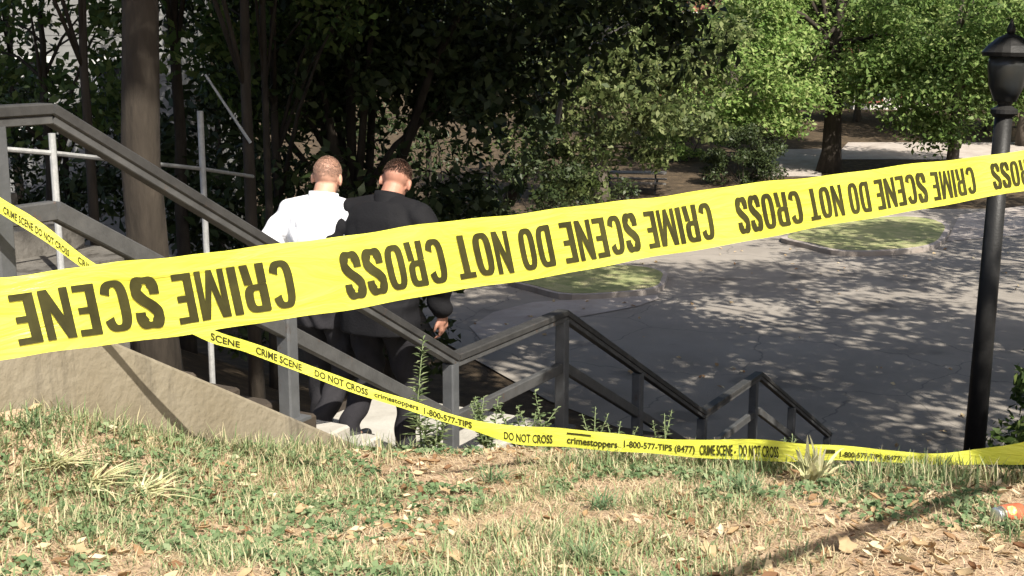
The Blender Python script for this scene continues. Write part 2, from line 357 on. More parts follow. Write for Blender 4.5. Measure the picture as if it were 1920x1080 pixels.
# pale pavement beside the lot, seen between the men and the far railing
sheet('pavement', pxpoly([(880, 612), (925, 585), (1000, 566), (1110, 560), (1232, 553), (1236, 560), (1195, 574), (1120, 588), (1040, 602), (960, 622), (905, 640)], LOT + .02), LOT + .02, M['pavement'])
sheet('pavement', pxpoly([(1775, 452), (1800, 402), (1925, 385), (2050, 380), (2050, 425), (1925, 440)], LOT + .02), LOT + .02, M['pavement'])
def grade(px, py):
    # point on the rising ground beyond the lot
    r = ray(px, py)
    Y = 30.0
    for _ in range(60):
        z = terrain(r.x * Y, Y); Y += (z - r.z * Y) / (r.z - .03) * .5
        if Y > 200: break
    return Vector((r.x * Y, Y, terrain(r.x * Y, Y)))
def draped(name, pxpts, mat, lift=.03, cells=14):
    """a sheet that follows the rising ground; quad given by four picture corners"""
    c = [grade(*p) for p in pxpts]; V = []; Fc = []
    for j in range(cells + 1):
        for i in range(cells + 1):
            a, b = i / cells, j / cells
            p = (c[0] * (1 - a) + c[1] * a) * (1 - b) + (c[3] * (1 - a) + c[2] * a) * b
            V.append((p.x, p.y, terrain(p.x, p.y) + lift))
    for j in range(cells):
        for i in range(cells): q = j * (cells + 1) + i; Fc.append((q, q + 1, q + cells + 2, q + cells + 1))
    o = put(name, pydata(name, V, Fc), mat); tag(o, kind='structure'); return o
draped('path', [(1418, 332), (1540, 332), (1545, 280), (1425, 282)], M['pavement'])
draped('path', [(1560, 300), (1925, 300), (1925, 268), (1590, 268)], M['pavement'], .03)
M['turf'] = noisy('island_turf', [(0.3, (.15, .18, .07)), (0.5, (.26, .27, .12)), (.7, (.38, .34, .19))], 2.5, 8, .95, .5, 30)
def island(pxpts, label):
    poly = smooth_poly(pxpoly(pxpts, LOT + .1)); n = len(poly)
    cen = sum((Vector((p.x, p.y)) for p in poly), Vector((0, 0))) / n
    poly = [cen + (p - cen) * (1 + .05 * math.sin(i * 2 * math.pi * 3 / n) + .035 * math.sin(i * 2 * math.pi * 5 / n + 1)) for i, p in enumerate(poly)]
    o = sheet('grass_island', [tuple(cen + (p - cen) * .93) for p in poly], LOT + .14, M['turf'], thick=.2)
    v = []; f = []
    for p in poly:
        a = cen + (p - cen); b = cen + (p - cen) * .925
        v += [Vector((a.x, a.y, LOT - .05)), Vector((a.x, a.y, LOT + .13)), Vector((b.x, b.y, LOT + .13)), Vector((b.x, b.y, LOT - .05))]
    for i in range(n):
        j = (i + 1) % n
        for k in range(3): f.append((i * 4 + k, j * 4 + k, j * 4 + k + 1, i * 4 + k + 1))
    put('kerb', pydata('kerb', v, f), M['pavement'], o)
    return poly
isl = [island([(960, 528), (1060, 502), (1180, 498), (1255, 520), (1215, 545), (1050, 552)], ''),
       island([(1470, 448), (1560, 418), (1700, 405), (1785, 432), (1730, 466), (1560, 470)], '')]

# ------------------------------------------------------------------ staircase
stair = empty('staircase', st(0, 0, railz(0) - RAILH)); SM = stair.matrix_basis.inverted()
def rel(o_root, v): return [Vector(p) - o_root.location for p in v]
tag(stair, 'dirty concrete outdoor staircase with two landings running down the hillside', 'staircase')
def stair_prism(name, t0, t1, w0, w1, z, zb, mat):
    mb = MB()
    b = .012
    pts = []
    for (t, w) in ((t0, w0), (t1, w0), (t1, w1), (t0, w1)): pts.append(st(t, w))
    lo = [p + Vector((0, 0, zb)) for p in pts]; hi = [p + Vector((0, 0, z - b)) for p in pts]
    cen = sum(pts, Vector()) / 4
    tp = [p + (cen - p).normalized() * b * 1.4 + Vector((0, 0, z)) for p in pts]
    v = lo + hi + tp
    f = [(3, 2, 1, 0)] + [(i, (i + 1) % 4, 4 + (i + 1) % 4, 4 + i) for i in range(4)] + [(4 + i, 4 + (i + 1) % 4, 8 + (i + 1) % 4, 8 + i) for i in range(4)] + [(8, 9, 10, 11)]
    mb.add(rel(stair, v), f); return mb.build(name, mat, stair)
WI0, WI1 = -.17, -STAIR_W + .17          # between the two side walls
STEP_UP = [min(.165, .03 + .0193 * i) for i in range(10)]
steps = []
def flight(ta, tb, za, zb_, n, mats):
    run = (tb - ta) / n; rise = (za - zb_) / n
    for i in range(n):
        z = za - rise * (i + 1) if i < n else zb_
        steps.append((ta + run * i, ta + run * (i + 1), z + STEP_UP[min(i, 9)]))
        stair_prism('step', ta + run * i - .004, ta + run * (i + 1) - .006, WI0, WI1, z + STEP_UP[min(i, 9)], z - .5, mats(i))
ZL = [z - RAILH for z in RAIL_Z]
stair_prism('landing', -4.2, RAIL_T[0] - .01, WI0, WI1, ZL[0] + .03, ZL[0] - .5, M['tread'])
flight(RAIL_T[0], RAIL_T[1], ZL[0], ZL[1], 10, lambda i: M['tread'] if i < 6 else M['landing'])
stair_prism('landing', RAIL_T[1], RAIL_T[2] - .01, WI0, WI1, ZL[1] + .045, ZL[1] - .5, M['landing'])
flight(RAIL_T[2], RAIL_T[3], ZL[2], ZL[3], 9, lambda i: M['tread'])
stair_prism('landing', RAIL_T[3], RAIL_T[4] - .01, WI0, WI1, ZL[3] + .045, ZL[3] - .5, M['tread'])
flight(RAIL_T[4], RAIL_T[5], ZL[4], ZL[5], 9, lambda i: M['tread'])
# side walls that follow the flights
def side_wall(w0, w1, mat):
    ts = [-4.2] + RAIL_T + [10.5]
    v = []; f = []
    for t in ts:
        z = railz(t) - RAILH
        for w, zz in ((w0, z - 1.0), (w0, z - .015), (w0 - .015, z), (w1 + .015, z), (w1, z - .015), (w1, z - 1.0)): v.append(st(t, w, zz))
    n = 6
    for i in range(len(ts) - 1):
        for k in range(n - 1): f.append((i * n + k, (i + 1) * n + k, (i + 1) * n + k + 1, i * n + k + 1))
    f += [tuple(range(n)), tuple(range((len(ts) - 1) * n, len(ts) * n))[::-1]]
    return put('side_wall', pydata('side_wall', rel(stair, v), f), mat, stair)
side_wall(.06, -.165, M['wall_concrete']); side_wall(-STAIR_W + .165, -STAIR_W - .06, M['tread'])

# ------------------------------------------------------------------ railing on the lawn side
def railing(w, label, full=True):
    base = st(-1.6, w, railz(-1.6) - RAILH); ro = empty('stair_railing', base); tag(ro, label, 'railing')
    def loc(p): return Vector(p) - base
    posts = [-1.63, 0.0, 1.51, 2.99, 4.34, 5.833, 7.30, 8.67, 10.23]
    for t in posts:
        mb = MB(); zt = railz(t); mat = M['post_grey']
        mb.beam(loc(st(t, w, zt - RAILH - .03)), loc(st(t, w, zt - .075)), .078, .078, up=N2, bev=.008)
        mb.box(loc(st(t, w, zt - RAILH + .008)), (.15, .15, .016), Matrix.Rotation(-AZ, 3, 'Z'))
        mb.build('post', mat, ro)
    segs = list(zip([-4.2] + RAIL_T[:-1], RAIL_T))
    for a, b in segs:
        za, zb = railz(a), railz(b); e = .004
        mb = MB().beam(loc(st(a + e, w, za - .022)), loc(st(b - e, w, zb - .022)), .088, .044, bev=.006)
        cap = mb.build('top_rail', M['steel_cap'], ro)
        MB().beam(loc(st(a + e, w + .004, za - .062)), loc(st(b - e, w + .004, zb - .062)), .06, .034, bev=.004).build('rail_underside', M['steel'], cap)
        dz = .41
        MB().beam(loc(st(a + e, w, za - dz)), loc(st(b - e, w, zb - dz)), .05, .075, bev=.006).build('middle_rail', M['steel'], ro)
    return ro
railing(-.04, 'dark steel stair railing on the lawn side, zigzagging down to the parking lot')

# ------------------------------------------------------------------ foliage tools
def leaves(centers, radii, per, size, up=.35, aspect=.5, flat=.7, jit=.6):
    """rhombic leaves scattered round clump centres; returns V, F"""
    centers = np.asarray(centers, float); radii = np.asarray(radii, float)
    k = len(centers); n = k * per
    c = np.repeat(centers, per, 0); r = np.repeat(radii, per)
    d = rng.normal(size=(n, 3)); d /= np.linalg.norm(d, axis=1)[:, None]
    rad = rng.random(n) ** .45
    p = c + d * (r * rad)[:, None] * np.array([1, 1, flat])
    nrm = rng.normal(size=(n, 3)) * .8 + d * .5 + np.array([-LIGHT.x * .6, -LIGHT.y * .6, 1.0]) * up; nrm /= np.linalg.norm(nrm, axis=1)[:, None]
    a = np.cross(nrm, rng.normal(size=(n, 3))); a /= np.linalg.norm(a, axis=1)[:, None] + 1e-9
    b = np.cross(nrm, a)
    s = size * (1 + jit * (rng.random(n) * 2 - 1)); L = (a * s[:, None]); W = (b * (s * aspect)[:, None])
    dr = nrm * (s * .12)[:, None]
    V = np.stack([p - L * .5, p + W * .5 - L * .05 + dr, p + L * .5, p - W * .5 - L * .05 + dr], 1).reshape(-1, 3)
    Fq = np.arange(n * 4).reshape(-1, 4)
    return V, Fq
def crown_points(center, rad, n, shell=.55, lump=.25):
    d = rng.normal(size=(n, 3)); d /= np.linalg.norm(d, axis=1)[:, None]
    r = shell + (1 - shell) * rng.random(n) ** .6
    ph = rng.random(3) * 6
    r = r * (1 + lump * np.sin(d[:, 0] * 3.1 + ph[0]) * np.sin(d[:, 1] * 2.7 + ph[1]) + lump * .5 * np.sin(d[:, 2] * 5 + ph[2]))
    return np.asarray(center) + d * r[:, None] * np.asarray(rad)
def tree(name, base, crowns, trunk_r, leaf, bark, label, cat='tree', group=None, clumps=70, per=160, lsize=.14, crad=.9, trunk_top=None, lean=0.0, bend=None, limbs=7, up=.35, flat=.7, aspect=.5, seed=0):
    base = Vector(base); root = empty(name, base); tag(root, label, cat, group)
    rr = random.Random(seed + 7)
    tot = sum(c[1][0] * c[1][1] * c[1][2] for c in crowns)
    C = []; 
    for c, rad in crowns:
        k = max(4, int(clumps * (rad[0] * rad[1] * rad[2]) / tot)); C.append(crown_points(Vector(c) - base, rad, k))
    C = np.concatenate(C)
    cr = crad * (.65 + .7 * rng.random(len(C)))
    V, Fq = leaves(C, cr, per, lsize, up, aspect, flat)
    crown = put('crown', npmesh('crown', V, Fq), leaf, root)
    top = Vector(trunk_top) - base if trunk_top is not None else Vector(crowns[0][0]) - base + Vector((0, 0, crowns[0][1][2] * .35))
    mb = MB(); pts = []; rads = []; K = 9
    bend = Vector(bend) if bend else Vector((0, 0, 0))
    for i in range(K + 1):
        s = i / K; p = top * s + bend * math.sin(math.pi * s) + Vector((rr.uniform(-1, 1), rr.uniform(-1, 1), 0)) * trunk_r * .25 * (1 if 0 < i < K else 0)
        if i == 0: p = p - Vector((0, 0, .25))
        pts.append(p); rads.append(trunk_r * (1 - .72 * s) * (1.35 if i == 0 else 1))
    mb.tube(pts, rads, 12)
    order = list(range(len(C))); rr.shuffle(order)
    for q in order[:limbs]:
        e = Vector(C[q]); s = rr.uniform(.45, .9); i = int(s * K); st_ = pts[i]
        m1 = st_.lerp(e, .35) + Vector((0, 0, .12 * (e - st_).length)); m2 = st_.lerp(e, .7) + Vector((0, 0, .08 * (e - st_).length))
        r0 = rads[i] * .55; mb.tube([st_, m1, m2, e], [r0, r0 * .7, r0 * .45, r0 * .15], 7)
    mb.build('trunk', bark, root, True)
    return root

# ------------------------------------------------------------------ trees
def G(x, y): return Vector((x, y, terrain(x, y)))
# the tall trunk beside the upper steps, its crown above the picture
b = G(-2.62, 9.3)
tree('shade_tree', b, [((-1.7, 7.9, 5.2), (3.1, 2.5, 2.3)), ((-3.4, 9.2, 5.2), (3.2, 3.0, 2.8))], .17, M['leaf_mid'], M['bark'],
     'tall tree with a straight dark trunk rising beside the upper steps', clumps=120, per=190, lsize=.19, crad=.85, limbs=9, trunk_top=(-2.75, 9.2, 6.6), seed=1)
# evergreen mass behind the two men
b = G(-1.9, 19.5)
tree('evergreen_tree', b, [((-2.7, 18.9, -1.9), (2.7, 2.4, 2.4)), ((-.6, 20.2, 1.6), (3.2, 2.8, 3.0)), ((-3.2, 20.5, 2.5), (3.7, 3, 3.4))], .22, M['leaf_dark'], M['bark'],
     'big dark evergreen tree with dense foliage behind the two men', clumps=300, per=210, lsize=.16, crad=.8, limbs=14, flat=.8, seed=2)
b = G(-.9, 36.0)
tree('evergreen_tree', b, [((2.2, 35, -1.6), (2.9, 2.4, 2.6)), ((1.0, 35.5, 2.2), (3.9, 3.0, 3.4)), ((3.4, 34.5, -2.4), (1.6, 1.6, 1.2))], .22, M['leaf_olive'], M['bark'],
     'olive green tree with drooping sunlit edges right of the dark evergreen', clumps=150, per=170, lsize=.17, crad=.75, limbs=12, flat=.75, seed=3)
# thin trunks on the left
for i, (px, Y, r, lab) in enumerate([(172, 11.2, .055, 'slim black trunk nearest the left edge, behind the handrail'),
                                     (470, 12.5, .075, 'slim dark trunk just left of the man in white'),
                                     (505, 15.5, .06, 'thin far trunk close to the left shoulder of the man in white'),
                                     (340, 16.5, .10, 'young tree standing behind the tall trunk, right side of it')]):
    p = pt(px, 420, Y); b = G(p.x, p.y)
    q = pt(px - 8, 60, Y)
    tree('young_tree', b, [((q.x - .3, q.y + .3, 2.2 + i * .5), (2.0, 1.8, 1.9))], r, M['leaf_mid'] if i != 2 else M['leaf_dark'], M['bark'], lab, group=None,
         clumps=26, per=110, lsize=.13, crad=.6, limbs=9, trunk_top=(q.x, q.y, 3.2 + i * .4), seed=10 + i)
# a loose screen of understorey trees on the left
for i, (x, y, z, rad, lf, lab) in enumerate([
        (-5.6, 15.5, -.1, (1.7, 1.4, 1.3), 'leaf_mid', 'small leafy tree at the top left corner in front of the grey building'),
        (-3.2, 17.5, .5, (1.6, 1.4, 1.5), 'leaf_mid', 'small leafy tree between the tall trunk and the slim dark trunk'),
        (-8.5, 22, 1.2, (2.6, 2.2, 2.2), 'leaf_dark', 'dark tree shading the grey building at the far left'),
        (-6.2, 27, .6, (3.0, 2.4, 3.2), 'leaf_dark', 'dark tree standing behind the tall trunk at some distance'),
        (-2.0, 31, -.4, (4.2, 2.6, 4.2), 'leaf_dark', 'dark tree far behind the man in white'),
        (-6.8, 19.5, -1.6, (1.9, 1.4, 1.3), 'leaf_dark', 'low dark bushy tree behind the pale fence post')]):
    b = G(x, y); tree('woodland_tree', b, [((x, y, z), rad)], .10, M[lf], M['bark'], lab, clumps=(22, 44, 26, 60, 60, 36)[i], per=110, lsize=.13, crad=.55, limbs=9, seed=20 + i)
# bright trees on the right, beyond the parking lot
def gr(px, py): return grade(px, py)
b = gr(1553, 322); print('maple base', b)
s = b.y
tree('maple_tree', b, [(pt(1410, 105, s * .99), (3.0, 2.6, 3.0)), (pt(1715, 85, s), (3.1, 2.8, 2.5)), (pt(1560, -80, s * 1.07), (4.6, 3.4, 3.0)), (pt(1445, 215, s * .97), (1.6, 1.5, 1.2))], .44, M['leaf_light'], M['bark'],
     'big sunlit maple with a thick trunk beyond the parking lot', clumps=230, per=330, lsize=.185, crad=1.0, limbs=16, trunk_top=tuple(pt(1578, -40, s)), up=1.0, seed=31)
for i, (px, py, Y, cz, rad, lf, bk, lab, rt) in enumerate([
        (1290, 300, 62, 110, (5.5, 4, 5.0), 'leaf_fresh', 'bark_grey', 'mid green tree left of the big maple, above the hedge', .3),
        (1800, 330, 50, 60, (4.2, 3.6, 4.4), 'leaf_fresh', 'bark_grey', 'leafy tree at the top right, left of the street lamp', .26),
        (1935, 330, 60, 60, (4.6, 4, 5.0), 'leaf_light', 'bark_grey', 'sunlit tree at the right edge behind the street lamp', .3),
        (1130, 330, 44, 60, (4.2, 3.4, 4.2), 'leaf_olive', 'bark_grey', 'olive tree at the top middle with bare grey twigs before it', .25),
        (1380, 290, 78, 60, (6, 5, 6), 'leaf_light', 'bark_grey', 'distant bright tree behind the hedge', .35),
        (1610, 300, 70, 150, (5, 4, 3.2), 'leaf_fresh', 'bark_grey', 'low dark green tree in the gap right of the maple trunk', .2),
        (1860, 300, 66, 150, (5, 4, 3.4), 'leaf_fresh', 'bark_grey', 'low tree behind the lamp post, beyond the pale path', .2),
        (1700, 270, 80, 60, (6, 5, 6), 'leaf_fresh', 'bark_grey', 'distant tree behind the pale low building', .35)]):
    p = pt(px, cz, Y); b = G(p.x, p.y); c = Vector((p.x, p.y, max(p.z + .5, b.z + (1.7 if i < 6 else .9) + rad[2])))
    tree('broadleaf_tree', b, [(c, rad), (c + Vector((rad[0] * .5, 0, -rad[2] * .45)), [k * .55 for k in rad]), (c + Vector((-rad[0] * .5, -.5, -rad[2] * .35)), [k * .5 for k in rad])], rt, M[lf], M[bk], lab, clumps=100, per=250, lsize=.20, crad=1.05, limbs=10, up=.9, seed=40 + i)
# bushes round the picnic table and hedge
def bush(name, c, rad, leaf, label, clumps=26, per=150, lsize=.1, crad=.35, cat='bush'):
    base = G(c[0], c[1]); root = empty(name, base); tag(root, label, cat)
    C = crown_points(Vector((0, 0, rad[2] * .9)), rad, clumps, .4, .12)
    C[:, 2] = np.maximum(C[:, 2], .1)
    V, Fq = leaves(C, crad * (.6 + .7 * rng.random(clumps)), per, lsize, .3)
    V[:, 2] = np.maximum(V[:, 2], .01)
    put('foliage', npmesh('foliage', V, Fq), leaf, root)
    mb = MB()
    for k in range(7):
        a = rng.random() * 6.28; e = Vector(C[k]); mb.tube([(math.cos(a) * .08, math.sin(a) * .08, -.1), e * .5 + Vector((0, 0, .1)), e], [.025, .018, .006], 6)
    mb.build('stem', M['bark'], root)
    return root
p = gr(1390, 345); bush('hedge', p, (1.7, 1.4, 1.35), M['leaf_dark'], 'dark rounded hedge right of the picnic table', 40, 220, .11, .42)
p = gr(1290, 300); bush('shrub', p, (1.6, 1.2, 1.2), M['leaf_light'], 'bright green shrub above the picnic table', 30, 170, .14, .5)
p = gr(1200, 296); bush('shrub', p, (1.5, 1.2, 1.1), M['leaf_olive'], 'olive shrub behind the picnic table, left of the bright one', 24, 150, .13, .45)
p = ptz(1020, 470, LOT); bush('shrub', p, (1.9, 1.5, 1.6), M['leaf_dark'], 'dark shrub right of the man in black, behind the tape', 30, 200, .11, .45)
bush('shrub', (4.75, 10.6, 0), (.62, .6, .9), M['leaf_mid'], 'green bush at the right edge behind the lamp post', 26, 170, .075, .26)
bush('shrub', (6.9, 14.0, 0), (1.0, .9, .9), M['leaf_mid'], 'leafy bush at the right edge farther down the bank', 22, 150, .09, .32)
# out-of-frame trees whose shade falls on the steps, the lot and the wood
for i, (bx, by, c, rad, lab) in enumerate([
        (9.6, 3.4, (7.7, 5.4, 5.0), (5.0, 4.8, 4.5), 'broad shade tree beyond the right edge, nearest the lamp'),
        (8.2, 12.5, (4.4, 12.6, 8.3), (5.6, 5.0, 4.4), 'leaning shade tree beyond the right edge, over the steps'),
        (12.5, 17.5, (10.0, 17, 5.6), (6.0, 5.8, 3.9), 'shade tree beyond the right edge, over the near parking lot'),
        (19, 12, (17, 12, 4.2), (5.6, 5.4, 3.8), 'shade tree beyond the right edge, low on the bank'),
        (17.5, 26, (16.5, 25.5, 4.5), (5.4, 5.2, 3.6), 'shade tree beyond the right edge, over the far parking lot'),
        (25, 20, (24, 20, 4.0), (5.6, 5.6, 3.8), 'shade tree beyond the right edge, in the far lot corner'),
        (14, 8, (11.8, 9.6, 4.6), (4.8, 4.6, 3.5), 'shade tree beyond the right edge, halfway down the bank'),
        (-3.4, 1.0, (-.6, 4.6, 10.9), (4.3, 4.0, 3.2), 'tall shade tree beyond the left edge, leaning over the upper steps'),
        (-8.6, 10.6, (-4.4, 11.6, 8.6), (5.2, 4.6, 3.6), 'tall shade tree beyond the left edge, over the grey building'),
        (24, 33, (22.5, 33, 3.6), (5.2, 5.2, 3.4), 'shade tree beyond the right edge, by the far pavement')]):
    tree('broadleaf_tree', G(bx, by), [(c, rad)], .22, M['leaf_mid'], M['bark'], lab, clumps=120, per=210 if 'steps' in lab else 85 if 'far' in lab else 120 if 'near parking' in lab else 72 if 'bank' in lab else 150, lsize=.28, crad=1.1, limbs=8, trunk_top=c, seed=60 + i)

# far woods: one mass closing the view
n = 900
ang = rng.uniform(-.62, .62, n); dist = rng.uniform(88, 125, n)
X = np.tan(ang) * dist; Y = dist; Z = terrain_np(X, Y) + rng.random(n) ** .8 * 15 + .3
V, Fq = leaves(np.c_[X, Y, Z], rng.uniform(1.6, 3.0, n), 110, .62, .3)
w_ = put('distant_woods', npmesh('distant_woods', V, Fq), M['leaf_mid']); tag(w_, 'wooded backdrop far beyond the parking lot', 'woods', kind='stuff')

# bare grey twigs at the top middle
br = empty('dead_branch', pt(1105, 92, 23.0)); tag(br, 'bare grey dead branch with fine twigs at the top middle', 'branch')
o0 = br.location.copy()
for k, ch in enumerate([[(1100, 96), (1150, 60), (1215, 22)], [(1112, 60), (1160, 32), (1212, 14)], [(1120, 45), (1165, 25), (1205, 24)], [(1130, 68), (1180, 46), (1222, 30)], [(1150, 84), (1166, 66), (1186, 58)], [(1108, 84), (1140, 50), (1170, 14)], [(1104, 92), (1125, 66), (1150, 46), (1180, 40)]]):
    MB().tube([pt(x, y, 23.0 + .15 * math.sin(k * 2 + i)) - o0 for i, (x, y) in enumerate(ch)], [.018 - .004 * i for i in range(len(ch))], 6).build('twig', M['twig'], br)
# its limb grows out of the olive tree
MB().tube([pt(1100, 98, 23.0) - o0, pt(1060, 140, 23.6) - o0, pt(1045, 230, 24.2) - o0], [.02, .035, .05], 7).build('limb', M['twig'], br)

# ------------------------------------------------------------------ far-side terraces, pipe fence, grey building on the left
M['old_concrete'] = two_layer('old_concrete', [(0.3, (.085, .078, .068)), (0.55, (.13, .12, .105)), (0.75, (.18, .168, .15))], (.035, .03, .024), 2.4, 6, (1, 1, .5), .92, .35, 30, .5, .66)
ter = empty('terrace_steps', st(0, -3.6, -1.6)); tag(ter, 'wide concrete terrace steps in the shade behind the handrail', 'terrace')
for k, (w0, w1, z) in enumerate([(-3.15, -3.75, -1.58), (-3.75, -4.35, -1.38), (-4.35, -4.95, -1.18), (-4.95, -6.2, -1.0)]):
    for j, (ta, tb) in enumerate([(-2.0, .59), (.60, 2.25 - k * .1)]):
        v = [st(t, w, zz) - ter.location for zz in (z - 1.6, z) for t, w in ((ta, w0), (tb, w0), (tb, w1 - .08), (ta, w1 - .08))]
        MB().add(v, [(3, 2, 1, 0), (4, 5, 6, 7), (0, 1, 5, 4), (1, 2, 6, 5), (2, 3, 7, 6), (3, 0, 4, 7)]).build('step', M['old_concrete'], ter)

fl = empty('pipe_fence', pt(97, 400, 8.3)); tag(fl, 'pale galvanised pipe fence with a thin level rail, left in the trees', 'fence')
f0 = fl.location.copy()
fpts = [(-60, 8.0), (97, 8.6), (375, 11.0), (474, 12.3)]
P_ = []
for px, Y in fpts:
    top = pt(px, {-60: 215, 97: 250, 375: 208, 474: 300}[px], Y); bot = G(top.x, top.y) - Vector((0, 0, .1)); P_.append((top, bot))
    if px < 400: MB().tube([bot - f0, top - f0], .024 + .003 * (Y > 10), 10).build('post', M['galv'], fl)
ry = [274, 287, 316, 331]
for a in range(3):
    A = pt(fpts[a][0], ry[a], fpts[a][1]); B = pt(fpts[a + 1][0], ry[a + 1], fpts[a + 1][1])
    MB().tube([A - f0, B - f0], .017, 8).build('rail', M['galv'], fl)
lp = pt(470, 268, 12.38)
pole = empty('leaning_pole', lp); tag(pole, 'thin pale pole leaning against the slim dark trunk left of the man in white', 'pole')
MB().tube([lp - lp, pt(430, 208, 12.38) - lp, pt(385, 140, 12.38) - lp], [.016, .014, .011], 8).build('shaft', M['galv'], pole)

M['siding'] = noisy('grey_siding', [(0.3, (.17, .17, .165)), (0.7, (.24, .24, .235))], 1.5, 5, .8, .1, 20)
M['white_trim'] = noisy('white_trim', [(0.3, (.62, .62, .60)), (0.7, (.74, .74, .72))], 3, 4, .6)
M['brick'] = noisy('red_brick', [(0.3, (.22, .085, .055)), (0.7, (.33, .14, .09))], 3, 6, .9, .2, 30)
M['pale_wall'] = noisy('pale_render', [(0.3, (.60, .57, .52)), (0.7, (.72, .69, .64))], 2, 5, .9)
M['roof'] = noisy('red_roof', [(0.3, (.20, .07, .05)), (0.7, (.30, .11, .08))], 3, 5, .9)
def glass_mat():
    m, nt, b = mat_new('dark_window_glass'); b.inputs['Base Color'].default_value = (.02, .025, .03, 1); b.inputs['Roughness'].default_value = .08; b.inputs['Specular IOR Level'].default_value = .6
    return m
M['glass'] = glass_mat()
def house(name, px0, px1, Y, ztop, label, wallm, trim, nwin, cat='building', rz=0.0, boards=True, roofm=None, depth=7.0, zbase=None):
    x0, x1 = ray(px0, 200).x * Y, ray(px1, 200).x * Y; zb = (min(terrain(x0, Y), terrain(x1, Y)) - .3) if zbase is None else zbase
    root = empty(name, ((x0 + x1) / 2, Y, zb), rz); tag(root, label, cat)
    W = x1 - x0; H = ztop - zb
    MB().box((0, depth / 2, H / 2), (W, depth, H)).build('wall', wallm, root)
    if boards:
        bh = .2; n = int(H / bh); me = None
        for k in range(n):
            mb = MB(); z = k * bh
            mb.add([(-W / 2, -.012, 0), (W / 2, -.012, 0), (W / 2, -.004, bh - .006), (-W / 2, -.004, bh - .006), (-W / 2, .0, 0), (W / 2, 0, 0)], [(0, 1, 2, 3), (4, 5, 1, 0)])
            if me is None: me = pydata('board', mb.v, mb.f)
            o = put('board', me, wallm, root); o.location = (0, 0, z)
    for k in range(nwin):
        wx = -W / 2 + W * (k + .5) / nwin; wz = H * .62
        wi = MB().box((wx, -.02, wz), (1.0, .05, 1.3)).build('window', M['glass'], root)
        for dx, dz, sx, sz in ((0, .69, 1.22, .1), (0, -.69, 1.22, .1), (-.55, 0, .1, 1.28), (.55, 0, .1, 1.28), (0, 0, .05, 1.26)):
            MB().box((wx + dx, -.06, wz + dz), (sx, .06, sz)).build('frame', trim, wi)
    rf = MB().add([(-W / 2 - .4, -.5, H), (W / 2 + .4, -.5, H), (W / 2 + .4, depth + .5, H), (-W / 2 - .4, depth + .5, H), (-W / 2 - .4, depth / 2, H + 1.7), (W / 2 + .4, depth / 2, H + 1.7)],
                  [(0, 1, 5, 4), (2, 3, 4, 5), (0, 4, 3), (1, 2, 5), (3, 2, 1, 0)]).build('roof', roofm or M['roof'], root)
    MB().box((0, -.53, H + .02), (W + .8, .05, .2)).build('fascia', trim, rf)
    return root
house('grey_building', -420, 330, 26, 1.9, 'grey clapboard building half hidden by trees at the far left', M['siding'], M['white_trim'], 4)
house('low_building', 1600, 1742, 76, -2.05, 'pale low building with a red roof edge under the trees', M['pale_wall'], M['roof'], 2, boards=False)
house('brick_building', 1225, 1345, 84, 1.6, 'red brick building glimpsed through the trees above the shrub', M['brick'], M['white_trim'], 3, boards=False)

# ------------------------------------------------------------------ picnic table under the trees
p = gr(1185, 362)
pic = empty('picnic_table', p, R(-8)); tag(pic, 'grey wooden picnic table in the shade beyond the lot', 'table')
M['grey_wood'] = noisy('grey_wood', [(0.3, (.11, .10, .09)), (0.7, (.19, .18, .165))], 5, 6, .85, .2, 30, stretch=(.2, 1, 1))
for k in range(4): MB().box((0, -.33 + k * .22, .76), (2.5, .205, .05)).build('top_plank', M['grey_wood'], pic)
for s in (-1, 1):
    MB().box((0, s * .78, .45), (2.5, .26, .05)).build('bench', M['grey_wood'], pic)
    for e in (-1, 1): MB().beam((e * .85, s * .18, .735), (e * .85, s * .62, -.02), .09, .05, up=(1, 0, 0)).build('leg', M['steel_cap'], pic)
for e in (-1, 1): MB().beam((e * .91, -.85, .41), (e * .91, .85, .41), .05, .07).build('crossbar', M['steel_cap'], pic)

# ------------------------------------------------------------------ street lamp on the bank
lb = G(3.72, 9.9)
lamp = empty('street_lamp', lb); lamp.rotation_euler = (0, R(.9), 0); tag(lamp, 'black street lamp with a lantern head at the right edge', 'lamp')
ztop = pt(1895, 205, 9.9).z - lb.z
lean = Vector((.0, 0, 0))
MB().lathe((0, 0, 0), [(.16, -.2), (.16, .04), (.13, .08), (.12, .5), (.10, .56), (.086, .62)], 20).build('base', M['black_iron'], lamp, False)
MB().lathe((0, 0, 0), [(.085, .6), (.075, ztop * .6), (.066, ztop - .06)], 20).build('post', M['black_iron'], lamp, True)
ln = MB().lathe((0, 0, ztop), [(.066, -.06), (.10, -.03), (.10, 0), (.05, .03), (.06, .06)], 20).build('lantern', M['black_iron'], lamp)
def frost():
    m, nt, b = mat_new('lamp_glass'); b.inputs['Base Color'].default_value = (.05, .052, .05, 1); b.inputs['Roughness'].default_value = .3
    b.inputs['Transmission Weight'].default_value = .5; return m
M['frost'] = frost()
MB().lathe((0, 0, ztop), [(.08, .061), (.13, .18), (.15, .33), (.14, .40)], 20).build('glass', M['frost'], ln, True)
MB().lathe((0, 0, ztop), [(.19, .401), (.20, .43), (.16, .48), (.09, .54), (.03, .57)], 20).build('cap', M['black_iron'], ln, False)
MB().lathe((0, 0, ztop), [(.028, .57), (.035, .60), (.02, .64), (.005, .68)], 12).build('finial', M['black_iron'], ln, True)

